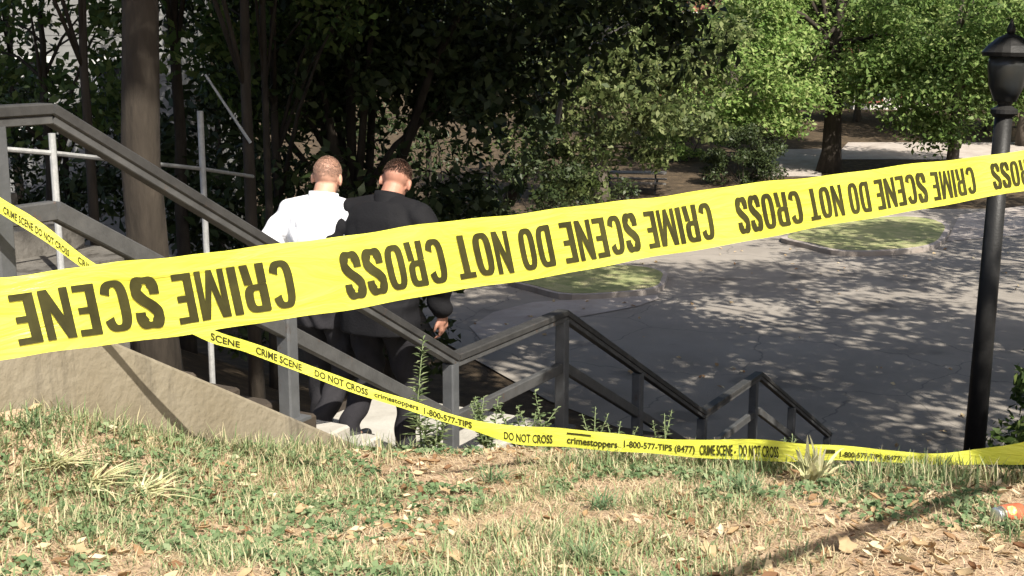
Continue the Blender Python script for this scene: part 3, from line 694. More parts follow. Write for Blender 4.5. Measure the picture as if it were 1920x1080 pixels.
# ------------------------------------------------------------------ soda can in the grass
M['alu'] = noisy('can_aluminium', [(0.3, (.72, .73, .75)), (0.7, (.85, .86, .88))], 8, 3, .28, metallic=.9)
M['can_orange'] = noisy('can_orange', [(0.3, (.38, .09, .045)), (0.7, (.50, .15, .08))], 12, 4, .35, spec=.5)
M['can_green'] = noisy('can_logo_green', [(0.4, (.28, .50, .10)), (0.6, (.62, .72, .35))], 60, 2, .35)
cp = pt(1890, 985, 4.28); cg = G(cp.x, cp.y)
can = empty('drink_can', cg + Vector((0, 0, .036))); can.rotation_euler = (0, R(92), R(24)); tag(can, 'crushed orange drink can with a silver end lying in the grass', 'can')
MB().lathe((0, 0, 0), [(.0305, -.034), (.0325, -.028), (.033, .0), (.0325, .042), (.030, .052)], 24).build('body', M['can_orange'], can, True)
MB().lathe((0, 0, 0), [(.0262, -.0625), (.0275, -.0615), (.0275, -.058), (.0262, -.050), (.0300, -.0341)], 24).build('lid', M['alu'], can, True)
MB().lathe((0, 0, 0), [(.0301, .0521), (.026, .061), (.024, .061)], 24).build('bottom', M['alu'], can, True)
mb = MB()
for i in range(6):
    for j in range(6):
        a0 = math.pi * 1.27 + (i - 3) * .16; a1 = a0 + .16; z0 = -.012 + (j - 3) * .006; z1 = z0 + .006
        if ((i - 2.5) / 3) ** 2 + ((j - 2.5) / 3) ** 2 < 1:
            mb.add([(.0338 * math.cos(a), .0338 * math.sin(a), z) for a, z in ((a0, z0), (a1, z0), (a1, z1), (a0, z1))], [(0, 1, 2, 3)])
mb.build('logo', M['can_green'], can)

# ------------------------------------------------------------------ barrier tapes
def sgnpow(c, e): return math.copysign(abs(c) ** e, c)
def superring(w, y0, y1, lx, rx, V, H, n=40, a0=0.0, a1=2 * math.pi):
    """ring (or open arc) between outer and inner superellipse; lx / rx exponents for the left and right half"""
    cx, cy = w / 2, (y0 + y1) / 2; ox, oy = w / 2, (y1 - y0) / 2; ix, iy = ox - V, oy - H
    out = []; inn = []
    full = abs(a1 - a0 - 2 * math.pi) < 1e-6
    m = n if full else n + 1
    for i in range(m):
        a = a0 + (a1 - a0) * i / n; c, s = math.cos(a), math.sin(a); e = 2.0 / (rx if c > 0 else lx)
        out.append((cx + ox * sgnpow(c, e), cy + oy * sgnpow(s, e))); inn.append((cx + ix * sgnpow(c, e), cy + iy * sgnpow(s, e)))
    v = out + inn; f = []
    for i in range(m if full else m - 1):
        j = (i + 1) % m; f.append((i, j, m + j, m + i))
    return v, f
def polyg(pts):
    t = tessellate_polygon([[Vector((x, y, 0)) for x, y in pts]]); return list(pts), [tuple(q) for q in t]
def strip(pts, wd, n=6):
    c = [Vector(p) for p in pts]; P = []
    for i in range(len(c) - 1):
        p0, p1, p2, p3 = c[max(i - 1, 0)], c[i], c[i + 1], c[min(i + 2, len(c) - 1)]
        for j in range(n):
            t = j / n; P.append(.5 * ((2 * p1) + (p2 - p0) * t + (2 * p0 - 5 * p1 + 4 * p2 - p3) * t * t + (3 * p1 - p0 - 3 * p2 + p3) * t ** 3))
    P.append(c[-1]); L = []; Rr = []
    for i, p in enumerate(P):
        d = (P[min(i + 1, len(P) - 1)] - P[max(i - 1, 0)]).normalized(); nn = Vector((-d.y, d.x))
        wv = wd[0] * abs(d.y) + wd[1] * abs(d.x)
        L.append(p + nn * wv / 2); Rr.append(p - nn * wv / 2)
    m = len(P); return [tuple(q) for q in L + Rr], [(i, i + 1, m + i + 1, m + i) for i in range(m - 1)]
SV, SH = .178, .132
def glyph(ch):
    if ch == 'C': return .50, [superring(.50, 0, 1, 3.2, 3.2, SV, SH, 40, R(22), R(338))]
    if ch == 'O': return .50, [superring(.50, 0, 1, 3.2, 3.2, SV, SH)]
    if ch == 'D': return .50, [superring(.50, 0, 1, 14, 3.0, SV, SH)]
    if ch == 'R': return .50, [superring(.49, .42, 1, 14, 3.0, SV, SH), ([(0, 0), (SV, 0), (SV, .419), (0, .419)], [(0, 1, 2, 3)]), ([(.33, 0), (.50, 0), (.46, .419), (.28, .419)], [(0, 1, 2, 3)])]
    if ch == 'I': return SV, [([(0, 0), (SV, 0), (SV, 1), (0, 1)], [(0, 1, 2, 3)])]
    if ch == 'E': return .40, [polyg([(0, 0), (.40, 0), (.40, SH), (SV, SH), (SV, .44), (.36, .44), (.36, .44 + SH), (SV, .44 + SH), (SV, 1 - SH), (.40, 1 - SH), (.40, 1), (0, 1)])]
    if ch == 'T': return .44, [polyg([(.22 - SV / 2, 0), (.22 + SV / 2, 0), (.22 + SV / 2, 1 - SH), (.44, 1 - SH), (.44, 1), (0, 1), (0, 1 - SH), (.22 - SV / 2, 1 - SH)])]
    if ch == 'N': return .50, [polyg([(0, 0), (.145, 0), (.145, .56), (.345, 0), (.50, 0), (.50, 1), (.355, 1), (.355, .44), (.155, 1), (0, 1)])]
    if ch == 'M': return .62, [polyg([(0, 0), (.13, 0), (.13, .62), (.25, 0), (.37, 0), (.49, .62), (.49, 0), (.62, 0), (.62, 1), (.44, 1), (.31, .40), (.18, 1), (0, 1)])]
    if ch == 'S': return .48, [strip([(.40, .68), (.395, .80), (.34, .915), (.24, .937), (.14, .915), (.085, .80), (.09, .68), (.17, .565), (.30, .45), (.385, .33), (.395, .20), (.34, .085), (.24, .063), (.14, .085), (.085, .20), (.08, .34)], (SV, SH))]
    return .2, []
def line_glyphs(text, gap=.075, space=.24):
    x = 0; out = []
    for ch in text:
        if ch == ' ': x += space; continue
        w, parts = glyph(ch)
        for v, f in parts: out.append(([(px + x, py) for px, py in v], f))
        x += w + gap
    return x - gap, out
def font_glyphs(text, bold=.022):
    cu = bpy.data.curves.new('lettering', 'FONT'); cu.body = text; cu.size = 1.0; cu.offset = bold; cu.resolution_u = 3; cu.fill_mode = 'FRONT'
    o = bpy.data.objects.new('lettering_tmp', cu); COL.objects.link(o)
    dg = bpy.context.evaluated_depsgraph_get(); me = o.evaluated_get(dg).to_mesh()
    v = [(q.co.x, q.co.y) for q in me.vertices]; f = [tuple(p.vertices) for p in me.polygons]
    o.evaluated_get(dg).to_mesh_clear(); bpy.data.objects.remove(o); bpy.data.curves.remove(cu)
    x0 = min(p[0] for p in v); x1 = max(p[0] for p in v); y0 = min(p[1] for p in v); y1 = max(p[1] for p in v)
    return [((a - x0) / (x1 - x0), (b - y0) / (y1 - y0)) for a, b in v], f

class Tape:
    wave = 1.3
    def __init__(s, rows, depth):     # rows: px, top, bottom (picture rows); depth(px, py) -> Y
        r = np.array(rows, float); s.px, s.tp, s.bt = r[:, 0], r[:, 1], r[:, 2]; s.depth = depth
        xs = np.linspace(s.px[0], s.px[-1], 700); P = np.array([s.at_px(x, .5) for x in xs])
        s.xs = xs; s.arc = np.r_[0, np.cumsum(np.linalg.norm(np.diff(P, axis=0), axis=1))]
    def sm(s, x, arr):
        # smooth (Catmull-Rom like) interpolation
        i = int(np.clip(np.searchsorted(s.px, x) - 1, 0, len(s.px) - 2)); h = s.px[i + 1] - s.px[i]; t = (x - s.px[i]) / h
        def slope(k):
            if k <= 0 or k >= len(s.px) - 1: k0 = max(0, min(k, len(s.px) - 2)); return (arr[k0 + 1] - arr[k0]) / (s.px[k0 + 1] - s.px[k0])
            return (arr[k + 1] - arr[k - 1]) / (s.px[k + 1] - s.px[k - 1])
        m0, m1 = slope(i) * h, slope(i + 1) * h
        return (2 * t ** 3 - 3 * t ** 2 + 1) * arr[i] + (t ** 3 - 2 * t ** 2 + t) * m0 + (-2 * t ** 3 + 3 * t ** 2) * arr[i + 1] + (t ** 3 - t ** 2) * m1
    def at_px(s, x, b, off=0.0):
        a, c = s.sm(x, s.tp) + s.wave * (math.sin(x * .021 + .5) + .6 * math.sin(x * .047)), s.sm(x, s.bt) + s.wave * (math.sin(x * .018 + 2) + .6 * math.sin(x * .039 + 1)); mid = (a + c) / 2; y = c + (a - c) * b
        Y = s.depth(x, mid) + (.0022 * math.sin(x * .031 + b * 2) + (.0003) * math.sin(x * .083 - b * 5 + 1.3 * math.sin(x * .017)) + .006 * math.sin(x * .011 + 1) * (b - .5) + .0016 * abs(math.sin(x * .0097 + b * .9)) + .14 * max(0, b - .84) ** 1.0 * .12) - off
        return ray(x, y) * Y
    def at_arc(s, l, b, off=0.0): return s.at_px(float(np.interp(l, s.arc, s.xs)), b, off)
    def px2arc(s, x): return float(np.interp(x, s.xs, s.arc))
    def build(s, root, cols=420, nb=8):
        xs = np.linspace(s.px[0], s.px[-1], cols); v = [s.at_px(x, k / nb) - root.location for x in xs for k in range(nb + 1)]
        f = [(i * (nb + 1) + k, (i + 1) * (nb + 1) + k, (i + 1) * (nb + 1) + k + 1, i * (nb + 1) + k + 1) for i in range(cols - 1) for k in range(nb)]
        return put('strip', pydata('strip', v, f), M['tape'], root, True)

TA, TB = 1.556, .783
near = Tape([(-900, 590, 760), (-520, 570, 735), (-260, 548, 712), (0, 520, 674), (180, 497, 650), (530, 457, 600), (835, 416, 549), (1085, 387, 508), (1240, 367, 480), (1430, 342, 446), (1600, 322, 415), (1770, 301, 384), (1920, 281, 359), (2150, 247, 318), (2500, 195, 258), (2900, 140, 185)],
            lambda x, y: TA / (1 - TB * ray(x, y).x))
troot = empty('barrier_tape', near.at_px(960, 0)); tag(troot, 'wide yellow crime scene tape with upside-down letters stretched close before the camera', 'tape')
near.build(troot)
wtot, gl = line_glyphs('CRIME SCENE DO NOT CROSS')
def stamp(a_right, a_left):
    mbL = MB()
    """upside-down line whose first letter ends at arc a_right and last at a_left"""
    sc = (a_right - a_left) / wtot
    for v, f in gl:
        P = []
        if a_right - max(q[0] for q in v) * sc - .02 < near.arc[0]: continue
        for x, y in v:
            b = .14 + .64 * (1 - y); a = a_right - x * sc - .022 * (b - .5)
            P.append(near.at_arc(a, b, .0013) - troot.location)
        mbL.add(P, f)
    mbL.build('lettering', M['print'], troot)
aS, aC, aS2 = near.px2arc(643), near.px2arc(1336), near.px2arc(1382)
LEN = aC - aS; PER = aS2 - aS
for k in range(0, 3):
    l = aS + k * PER; r = l + LEN
    if r > near.arc[0] and r < near.arc[-1]: stamp(r, l)

def stamp_word(word, x_right, x_left):
    wv, gw = line_glyphs(word); mbL = MB(); ar, al = near.px2arc(x_right), near.px2arc(x_left); sc = (ar - al) / wv
    for v, f in gw:
        P = []
        for x, y in v:
            b = .14 + .64 * (1 - y); P.append(near.at_arc(ar - x * sc - .018 * (b - .5), b, .0013) - troot.location)
        mbL.add(P, f)
    mbL.build('lettering', M['print'], troot)
stamp_word('CRIME', 550, 328); stamp_word('SCENE', 300, 24); stamp_word('DO', -30, -160); stamp_word('NOT', -225, -440); stamp_word('CROSS', -500, -860)
far_d = lambda x, y: float(np.interp(x, [-260, 0, 400, 700, 1000, 1400, 1700, 1920, 2300], [4.3, 4.5, 4.9, 5.25, 5.55, 5.25, 5.0, 4.85, 4.7]))
far = Tape([(-260, 200, 232), (-60, 328, 358), (0, 369, 398), (60, 404, 437), (180, 496, 520), (390, 613, 640), (460, 639, 661), (564, 678, 700), (681, 721, 741), (785, 757, 776), (890, 788, 810), (960, 796, 830), (1065, 805, 838), (1168, 815, 848), (1307, 825, 857), (1387, 824, 861), (1498, 830, 866), (1615, 838, 864), (1720, 851, 869), (1804, 845, 871), (1920, 828, 872), (2080, 800, 848), (2300, 762, 808)], far_d)
froot = empty('barrier_tape', far.at_px(960, 0)); tag(froot, 'sagging yellow crime scene tape drooping from the handrail down to the grass', 'tape')
far.build(froot, 300, 4)
def place(text, x0, x1, b0=.22, b1=.78, bold=.022):
    v, f = font_glyphs(text, bold); MB().add([far.at_px(x0 + (x1 - x0) * a, b0 + (b1 - b0) * b, .003) - froot.location for a, b in v], f).build('lettering', M['print'], froot)
place('DO NOT CROSS', 945, 1036, .14, .60)
place('crimestoppers', 1063, 1158, .08, .56); place('1-800-577-TIPS (8477)', 1170, 1303, .14, .66)
MB().add([far.at_px(x, b, .003) - froot.location for x, b in ((1063, .70), (1108, .70), (1108, .80), (1063, .80))], [(0, 1, 2, 3)]).build('printed_bar', M['print'], froot)
place('CRIME SCENE -', 1312, 1380, .16, .72); place('DO NOT CROSS', 1386, 1460, .16, .72)
place('1-800-577-TIPS (8477)', 1575, 1692, .1, .6)
MB().add([far.at_px(x, b, .003) - froot.location for x, b in ((1545, .45), (1566, .45), (1566, .68), (1545, .68))], [(0, 1, 2, 3)]).build('printed_bar', M['print'], froot)
place('CRIME SCENE', 480, 566, .2, .8); place('DO NOT CROSS', 590, 690, .2, .8); place('crimestoppers', 702, 785, .15, .75); place('1-800-577-TIPS', 795, 885, .15, .75)
place('CRIME SCENE', 6, 62, .15, .6); place('DO NOT CROSS', 66, 130, .15, .6); place('CRIME', 146, 178, .2, .7); place('SCENE', 395, 450, .2, .75)
# stakes outside the picture that hold the tape ends
M['stake'] = noisy('wooden_stake', [(0.3, (.26, .19, .11)), (0.7, (.38, .29, .18))], 5, 6, .9, .2, 30, stretch=(1, 1, .2))
for tp, e, lab in ((near, -900, 'wooden stake holding the left end of the wide tape'), (near, 2900, 'wooden stake holding the right end of the wide tape'),
                   (far, -260, 'wooden stake holding the left end of the sagging tape'), (far, 2300, 'wooden stake holding the right end of the sagging tape')):
    p = tp.at_px(e, .5); g = G(p.x, p.y); so = empty('wooden_stake', g); tag(so, lab, 'stake')
    h = p.z - g.z + .12
    MB().add([(-.02, -.02, .0), (.02, -.02, 0), (.02, .02, 0), (-.02, .02, 0), (0, 0, -.2), (-.02, -.02, h), (.02, -.02, h), (.02, .02, h), (-.02, .02, h)],
             [(0, 1, 6, 5), (1, 2, 7, 6), (2, 3, 8, 7), (3, 0, 5, 8), (5, 6, 7, 8), (0, 4, 1), (1, 4, 2), (2, 4, 3), (3, 4, 0)]).build('shaft', M['stake'], so)

# ------------------------------------------------------------------ lawn: grass, thatch, fallen leaves
def scatter(n, ylo=2.9, yhi=7.6):
    Y = rng.uniform(ylo, yhi, int(n * 1.6)) ; keep = rng.random(len(Y)) < (Y / yhi); Y = Y[keep]
    X = rng.uniform(-.60, .60, len(Y)) * Y
    w = (X - B0.x) * N2.x + (Y - B0.y) * N2.y
    k = w > .085; return X[k][:n], Y[k][:n]
def fbm(x, y, s): return vnoise(x, y, s) + .6 * vnoise(x + 7, y - 3, s * 2.3) + .4 * vnoise(x - 2, y + 5, s * 5.1)
def blades(X, Y, h, wd, lay, seed_dir=None, lift=0.0):
    n = len(X); Z = terrain_np(X, Y, False) + lift
    a = rng.uniform(0, 6.283, n); dirx, diry = np.cos(a), np.sin(a)
    tilt = lay                                         # 0 upright, 1 lying
    up = np.sqrt(np.clip(1 - tilt ** 2, 0, 1))
    p0 = np.c_[X, Y, Z - .005]
    mid = p0 + np.c_[dirx * tilt * h * .45, diry * tilt * h * .45, up * h * .55]
    tip = p0 + np.c_[dirx * tilt * h * 1.05, diry * tilt * h * 1.05, up * h * .85 - .12 * h * tilt]
    tip[:, 2] = np.maximum(tip[:, 2], Z + .004)
    sx = np.c_[-diry, dirx, np.zeros(n)] * (wd * .5)[:, None]
    V = np.stack([p0 - sx, p0 + sx, mid + sx * .85, mid - sx * .85, tip + sx * .12, tip - sx * .12], 1).reshape(-1, 3)
    b = np.arange(n)[:, None] * 6
    Fq = np.concatenate([b + np.array([[0, 1, 2, 3]]), b + np.array([[3, 2, 4, 5]])], 0)
    return V, Fq
X, Y = scatter(105000); g = fbm(X, Y, 1.9) + .35 * fbm(X, Y, .7) + .25 * np.clip(-X * .5, -.6, .8)
near_wall = np.exp(-((X + 2.0) ** 2 + (Y - 4.9) ** 2) / .5)
k = (g + 1.1 * near_wall + rng.normal(0, .14, len(X))) > .03; X, Y, gg = X[k], Y[k], (g + near_wall)[k]
V, Fq = blades(X, Y, rng.uniform(.03, .085, len(X)) * (1 + .7 * np.clip(gg, 0, 1)), rng.uniform(.003, .006, len(X)), rng.uniform(.25, .95, len(X)))
o = put('grass', npmesh('grass', V, Fq), M['grass']); tag(o, 'patchy green lawn grass on the sunny bank', 'grass', kind='stuff')
X, Y = scatter(90000)
V, Fq = blades(X, Y, rng.uniform(.025, .08, len(X)), rng.uniform(.002, .0045, len(X)), rng.uniform(.86, 1.0, len(X)), lift=.004)
o = put('dry_grass', npmesh('dry_grass', V, Fq), M['straw']); tag(o, 'dry straw coloured thatch lying on the sunny bank', 'grass', kind='stuff')
X, Y = scatter(5200); k = (fbm(X + 4, Y + 1, 1.4) + rng.normal(0, .2, len(X))) > -.1; X, Y = X[k], Y[k]
def curled(X, Y, size):
    n = len(X); Z = terrain_np(X, Y, False) + .012; a = rng.uniform(0, 6.283, n); s = size
    L = np.c_[np.cos(a), np.sin(a), rng.normal(0, .28, n)] * s[:, None]; W = np.c_[-np.sin(a), np.cos(a), rng.normal(0, .35, n)] * (s * .42)[:, None]
    c = np.c_[X, Y, Z]; cu = np.c_[np.zeros(n), np.zeros(n), s * rng.uniform(.08, .45, n)]
    rows = []
    for l, wdt, cz in ((-.5, .12, .5), (-.15, .95, .15), (.2, .8, .05), (.5, .06, .6)):
        rows += [c + L * l - W * wdt * .5 + cu * (cz + .6 * wdt), c + L * l + cu * cz * .4, c + L * l + W * wdt * .5 + cu * (cz + .6 * wdt)]
    V = np.stack(rows, 1).reshape(-1, 3); b = np.arange(n)[:, None] * 12
    Fq = np.concatenate([b + np.array([[i * 3 + j, i * 3 + j + 1, i * 3 + j + 4, i * 3 + j + 3]]) for i in range(3) for j in range(2)], 0)
    return V, Fq
V, Fq = curled(X, Y, rng.uniform(.02, .062, len(X)))
o = put('leaf_litter', npmesh('leaf_litter', V, Fq), M['litter'], None, True); tag(o, 'small curled dead leaves strewn over the sunny bank', 'leaves', kind='stuff')
# larger single leaves that can be told apart
def big_leaf(px, py, s, rz, lab):
    r = ray(px, py); Yv = 4.0
    for _ in range(40): Yv += (float(terrain_np(r.x * Yv, Yv, False)[0]) - r.z * Yv) / (r.z - .02) * -.0 or 0
    lo, hi = 2.5, 7.5
    for _ in range(40):
        m = (lo + hi) / 2
        if r.z * m > float(terrain_np(r.x * m, m, False)[0]): lo = m
        else: hi = m
    g_ = Vector((r.x * lo, lo, float(terrain_np(r.x * lo, lo, False)[0]) + .02))
    out = []; K = 20
    for i in range(K):
        a = 2 * math.pi * i / K; rad = (1.0 if i % 4 == 0 else .55 if i % 2 == 0 else .66) * (1.15 if i == 5 else 1)
        out.append(Vector((math.cos(a) * rad * .7, math.sin(a) * rad, 0)))
    v = [Vector((0, 0, 0))] + out; v = [Vector((q.x * s, q.y * s, s * (.55 * q.x * q.x + .2 * q.y * q.y + .12 * math.sin(q.y * 4)))) for q in v]
    f = [(0, i + 1, (i + 1) % K + 1) for i in range(K)]
    o = put('fallen_leaf', pydata('fallen_leaf', v, f), M['litter'], None, True); o.location = g_; o.rotation_euler = (R(random.uniform(-15, 35)), R(random.uniform(-20, 20)), rz)
    tag(o, lab, 'leaf', 'large fallen leaves')
for i, (px, py, s, lab) in enumerate([(1585, 1035, .055, 'large pale curled leaf lying just below the tape shadow'), (1090, 940, .05, 'pinkish pale leaf beside a green tuft in the middle of the lawn'),
                                      (808, 915, .045, 'pale leaf lying in the grass below the shoe of the man in black'), (835, 928, .04, 'tan leaf right of the pale leaf below the shoe'),
                                      (960, 1020, .05, 'crumpled pale leaf near the bottom middle'), (40, 1005, .055, 'reddish leaf near the bottom left corner'),
                                      (150, 1045, .05, 'tan leaf at the bottom left, right of the reddish one'), (360, 968, .045, 'tan leaf in the grass left of the middle'),
                                      (1240, 950, .045, 'orange brown leaf in the middle right of the lawn'), (560, 965, .04, 'pale leaf in the grass between the two green tufts at left'),
                                      (1330, 1045, .045, 'round pale leaf just above the tape shadow'), (860, 1062, .04, 'reddish leaf at the bottom edge')]):
    big_leaf(px, py, s, i * 1.3, lab)

def lawn_hit(px, py):
    r = ray(px, py); lo, hi = 2.0, 9.0
    for _ in range(45):
        m = (lo + hi) / 2
        if r.z * m > float(terrain_np(r.x * m, m, False)[0]): lo = m
        else: hi = m
    return Vector((r.x * lo, lo, float(terrain_np(r.x * lo, lo, False)[0])))
def strap_clump(px, py, n, ln, wd, mat, name, label, cat, spread=.8, hz=.6):
    b_ = lawn_hit(px, py); root = empty(name, b_); tag(root, label, cat)
    V = []; Fc = []
    for i in range(n):
        a = rng.uniform(0, 6.283); l = ln * rng.uniform(.55, 1.1); sp = rng.uniform(.3, 1) * spread; w0 = wd * rng.uniform(.7, 1.2)
        o_ = Vector((rng.normal(0, .025), rng.normal(0, .025), -.005)); dr = Vector((math.cos(a), math.sin(a), 0)); sd = Vector((-dr.y, dr.x, 0)); base = len(V); K = 6
        for k_ in range(K + 1):
            s = k_ / K; p = o_ + dr * l * sp * s + Vector((0, 0, l * (hz * s - hz * .85 * s * s * sp)))
            ww = w0 * (1 - s ** 2) * (.6 + .4 * min(1, s * 3)) + .0006; V += [p - sd * ww / 2, p + Vector((0, 0, -.15 * ww)), p + sd * ww / 2]
        for k_ in range(K):
            q = base + k_ * 3; Fc += [(q, q + 1, q + 4, q + 3), (q + 1, q + 2, q + 5, q + 4)]
    put('blades', npmesh('blades', np.array([tuple(p) for p in V]), np.array(Fc)), mat, root, True)
M['pale_strap'] = leafy('pale_dead_leaf', [(0, (.42, .43, .22)), (.5, (.58, .56, .32)), (1, (.72, .68, .45))], .25, .7, .2)
M['groundcover'] = leafy('low_weed_leaf', [(0, (.08, .14, .06)), (.5, (.15, .22, .10)), (1, (.26, .31, .17))], .3, .6, .2)
M['tuft'] = leafy('green_tuft', [(0, (.10, .17, .08)), (.5, (.16, .24, .12)), (1, (.28, .34, .19))], .35, .6, .2)
for k_, (cx_, cy_, lab) in enumerate(((95, 872, 'flattened pale clump of dead grass blades at the lower left'), (170, 905, 'second pale clump of dead blades, right below the first at lower left'), (265, 925, 'third and rightmost pale clump of dead blades at the lower left'))):
    strap_clump(cx_, cy_, 70, .26, .011, M['pale_strap'], 'dead_grass_clump', lab, 'grass clump', 1.0, .34)
strap_clump(1522, 905, 44, .24, .022, M['pale_strap'], 'dead_weed', 'pale broad-leaved dead weed standing before the low tape', 'weed', .7, 1.0)
for px, py, lab in ((640, 1000, 'green grass tuft at the lower middle left'), (1125, 955, 'green grass tuft right of the pinkish leaf'), (1395, 925, 'blue green grass tuft below the lettering of the low tape'),
                    (1100, 1055, 'green grass tuft at the bottom edge right of the middle'), (930, 905, 'tall grass tuft under the drooping tape in the middle'), (1600, 895, 'arching green grass tuft behind the pale dead weed'),
                    (60, 800, 'tall green grass tuft against the wall at left')):
    strap_clump(px, py, 60, .14 + .06 * rng.random(), .0055, M['tuft'], 'grass_tuft', lab, 'grass tuft', .9, .8)
# low broad-leaved weeds creeping through the lawn
X, Y = scatter(6500, 2.9, 7.2); gcv = fbm(X + 11, Y - 4, 1.5) + .5 * np.exp(-((X + 1.9) ** 2 / .5 + (Y - 4.6) ** 2 / .8)) + .25 * np.clip(-X * .5, -.5, .7)
k = gcv > .10; X, Y = X[k], Y[k]; Z = terrain_np(X, Y, False)
V, Fq = leaves(np.c_[X, Y, Z + .022], np.full(len(X), .03), 7, .024, 1.2, .62, .6)
o = put('ground_weeds', npmesh('ground_weeds', V, Fq), M['groundcover']); tag(o, 'low broad-leaved green weeds spreading through the lawn', 'weeds', kind='stuff')
# taller ragged grass along the wall foot, the crest and under the low tape
L_ = []
for t_ in np.linspace(-2.6, 1.0, 950):
    p = st(t_ + rng.normal(0, .01), .10 + abs(rng.normal(0, .05))); L_.append((p.x, p.y))
px = rng.uniform(700, 1960, 5200); py = np.interp(px, [700, 900, 1250, 1500, 1750, 1960], [858, 858, 866, 884, 897, 905]) + np.abs(rng.normal(0, 9, 5200))
rx_ = np.array([ray(a_, b_)[:] for a_, b_ in zip(px, py)]); lo = np.full(5200, 2.0); hi = np.full(5200, 9.0)
for _ in range(24):
    m_ = (lo + hi) / 2; above = rx_[:, 2] * m_ > terrain_np(rx_[:, 0] * m_, m_, False); lo = np.where(above, m_, lo); hi = np.where(above, hi, m_)
k = vnoise(rx_[:, 0] * lo, lo, 5.0) + rng.normal(0, .15, 5200) > -.05
L_ += list(zip((rx_[:, 0] * lo)[k], lo[k]))
L_ = np.array(L_); n_ = len(L_)
V, Fq = blades(L_[:, 0], L_[:, 1], rng.uniform(.05, .17, n_), rng.uniform(.003, .006, n_), rng.uniform(.1, .75, n_))
o = put('long_grass', npmesh('long_grass', V, Fq), M['grass']); tag(o, 'longer ragged grass along the wall foot and the crest of the bank', 'grass', kind='stuff')
# dead leaves blown over the lot
n_ = 500; X = rng.uniform(-1, 17, n_); Y = rng.uniform(17, 42, n_); k = fbm(X, Y, .25) + rng.normal(0, .3, n_) > .15; X, Y = X[k], Y[k]; n_ = len(X)
V, Fq = leaves(np.c_[X, Y, np.full(n_, LOT + .03)], np.full(n_, .05), 2, .08, 3.0, .6, .1); V[:, 2] = np.maximum(V[:, 2], LOT + .01)
o = put('blown_leaves', npmesh('blown_leaves', V, Fq), M['litter']); tag(o, 'dead leaves blown across the shaded parking lot', 'leaves', kind='stuff')

# ------------------------------------------------------------------ weeds by the railing
def weed(px, py, Y, h, label, stems=1, narrow=True, spread=.12, ll=.07, dens=34):
    p = pt(px, py, Y); b_ = Vector((p.x, p.y, float(terrain_np(p.x, p.y, True)[0]))); b_.z = max(b_.z, p.z - .3); root = empty('weed', b_); tag(root, label, 'weed'); V = []; Fc = []
    for s_ in range(stems):
        a = rng.uniform(0, 6.283); tip = Vector((math.cos(a) * spread * (s_ > 0 or .3), math.sin(a) * spread * (s_ > 0 or .3), (h + p.z - b_.z) * rng.uniform(.75, 1.0) if s_ else h + p.z - b_.z))
        mid = tip * .5 + Vector((rng.normal(0, .02), rng.normal(0, .02), 0))
        MB().tube([(0, 0, -.04), mid, tip], [.005, .004, .0015], 6).build('stem', M['weed'], root, True)
        for i in range(dens):
            s = .15 + .85 * i / dens; c = (mid * (s * 2) if s < .5 else mid.lerp(tip, s * 2 - 1)); aa = i * 2.4 + rng.normal(0, .3)
            l = ll * (1.25 - .75 * s) * rng.uniform(.7, 1.2); dr = Vector((math.cos(aa), math.sin(aa), rng.uniform(.15, .8))).normalized(); sd = dr.cross(Vector((0, 0, 1))).normalized(); w0 = l * (.13 if narrow else .3)
            q = len(V); V += [c, c + dr * l * .45 + sd * w0, c + dr * l + Vector((0, 0, -.2 * l)), c + dr * l * .45 - sd * w0]; Fc.append((q, q + 1, q + 2, q + 3))
    put('leaves', npmesh('leaves', np.array([tuple(v) for v in V]), np.array(Fc)), M['weed'], root)
weed(792, 852, 6.35, .62, 'tall feathery weed standing before the legs of the man in black', 1, True, .05, .085, 80)
weed(812, 856, 6.3, .26, 'short leafy weed at the foot of the tall feathery weed', 4, True, .09, .07, 40)
weed(915, 858, 6.45, .33, 'bushy pale weed behind the drooping tape, left of the railing post', 6, False, .10, .06, 30)
weed(990, 850, 6.5, .34, 'bluish leafy weed at the foot of the far railing post', 6, False, .16, .06, 30)
weed(1115, 852, 6.3, .25, 'thin pale weed between two far railing posts', 3, True, .07, .05, 26)
weed(1165, 856, 6.2, .18, 'low grassy weed right of the thin pale weed', 4, True, .08, .05, 26)
weed(1245, 860, 6.1, .24, 'spindly weed standing at the far railing post', 3, True, .06, .05, 26)
weed(1490, 868, 5.6, .13, 'small seeding weed poking above the low tape', 4, True, .05, .04, 20)

# ------------------------------------------------------------------ people
def ball(c, r, Mx=None, n=12, m=8):
    v = []; f = []; r = (r, r, r) if not hasattr(r, '__len__') else r
    for i in range(m + 1):
        th = math.pi * i / m
        for k in range(n):
            ph = 2 * math.pi * k / n; p = Vector((r[0] * math.sin(th) * math.cos(ph), r[1] * math.sin(th) * math.sin(ph), r[2] * math.cos(th)))
            if Mx is not None: p = Mx @ p
            v.append(Vector(c) + p)
    for i in range(m):
        for k in range(n): f.append((i * n + k, (i + 1) * n + k, (i + 1) * n + (k + 1) % n, i * n + (k + 1) % n))
    return v, f
def capsule(p, r0, q, r1):
    mb = MB(); p = Vector(p); q = Vector(q); d = (q - p).normalized(); pts = []; rad = []
    for a in (85, 60, 30): pts.append(p - d * r0 * math.sin(R(a))); rad.append(r0 * math.cos(R(a)))
    for s in (0, .33, .66, 1): pts.append(p.lerp(q, s)); rad.append(r0 + (r1 - r0) * s)
    for a in (30, 60, 85): pts.append(q + d * r1 * math.sin(R(a))); rad.append(r1 * math.cos(R(a)))
    mb.tube(pts, rad, 14); return mb.v, mb.f
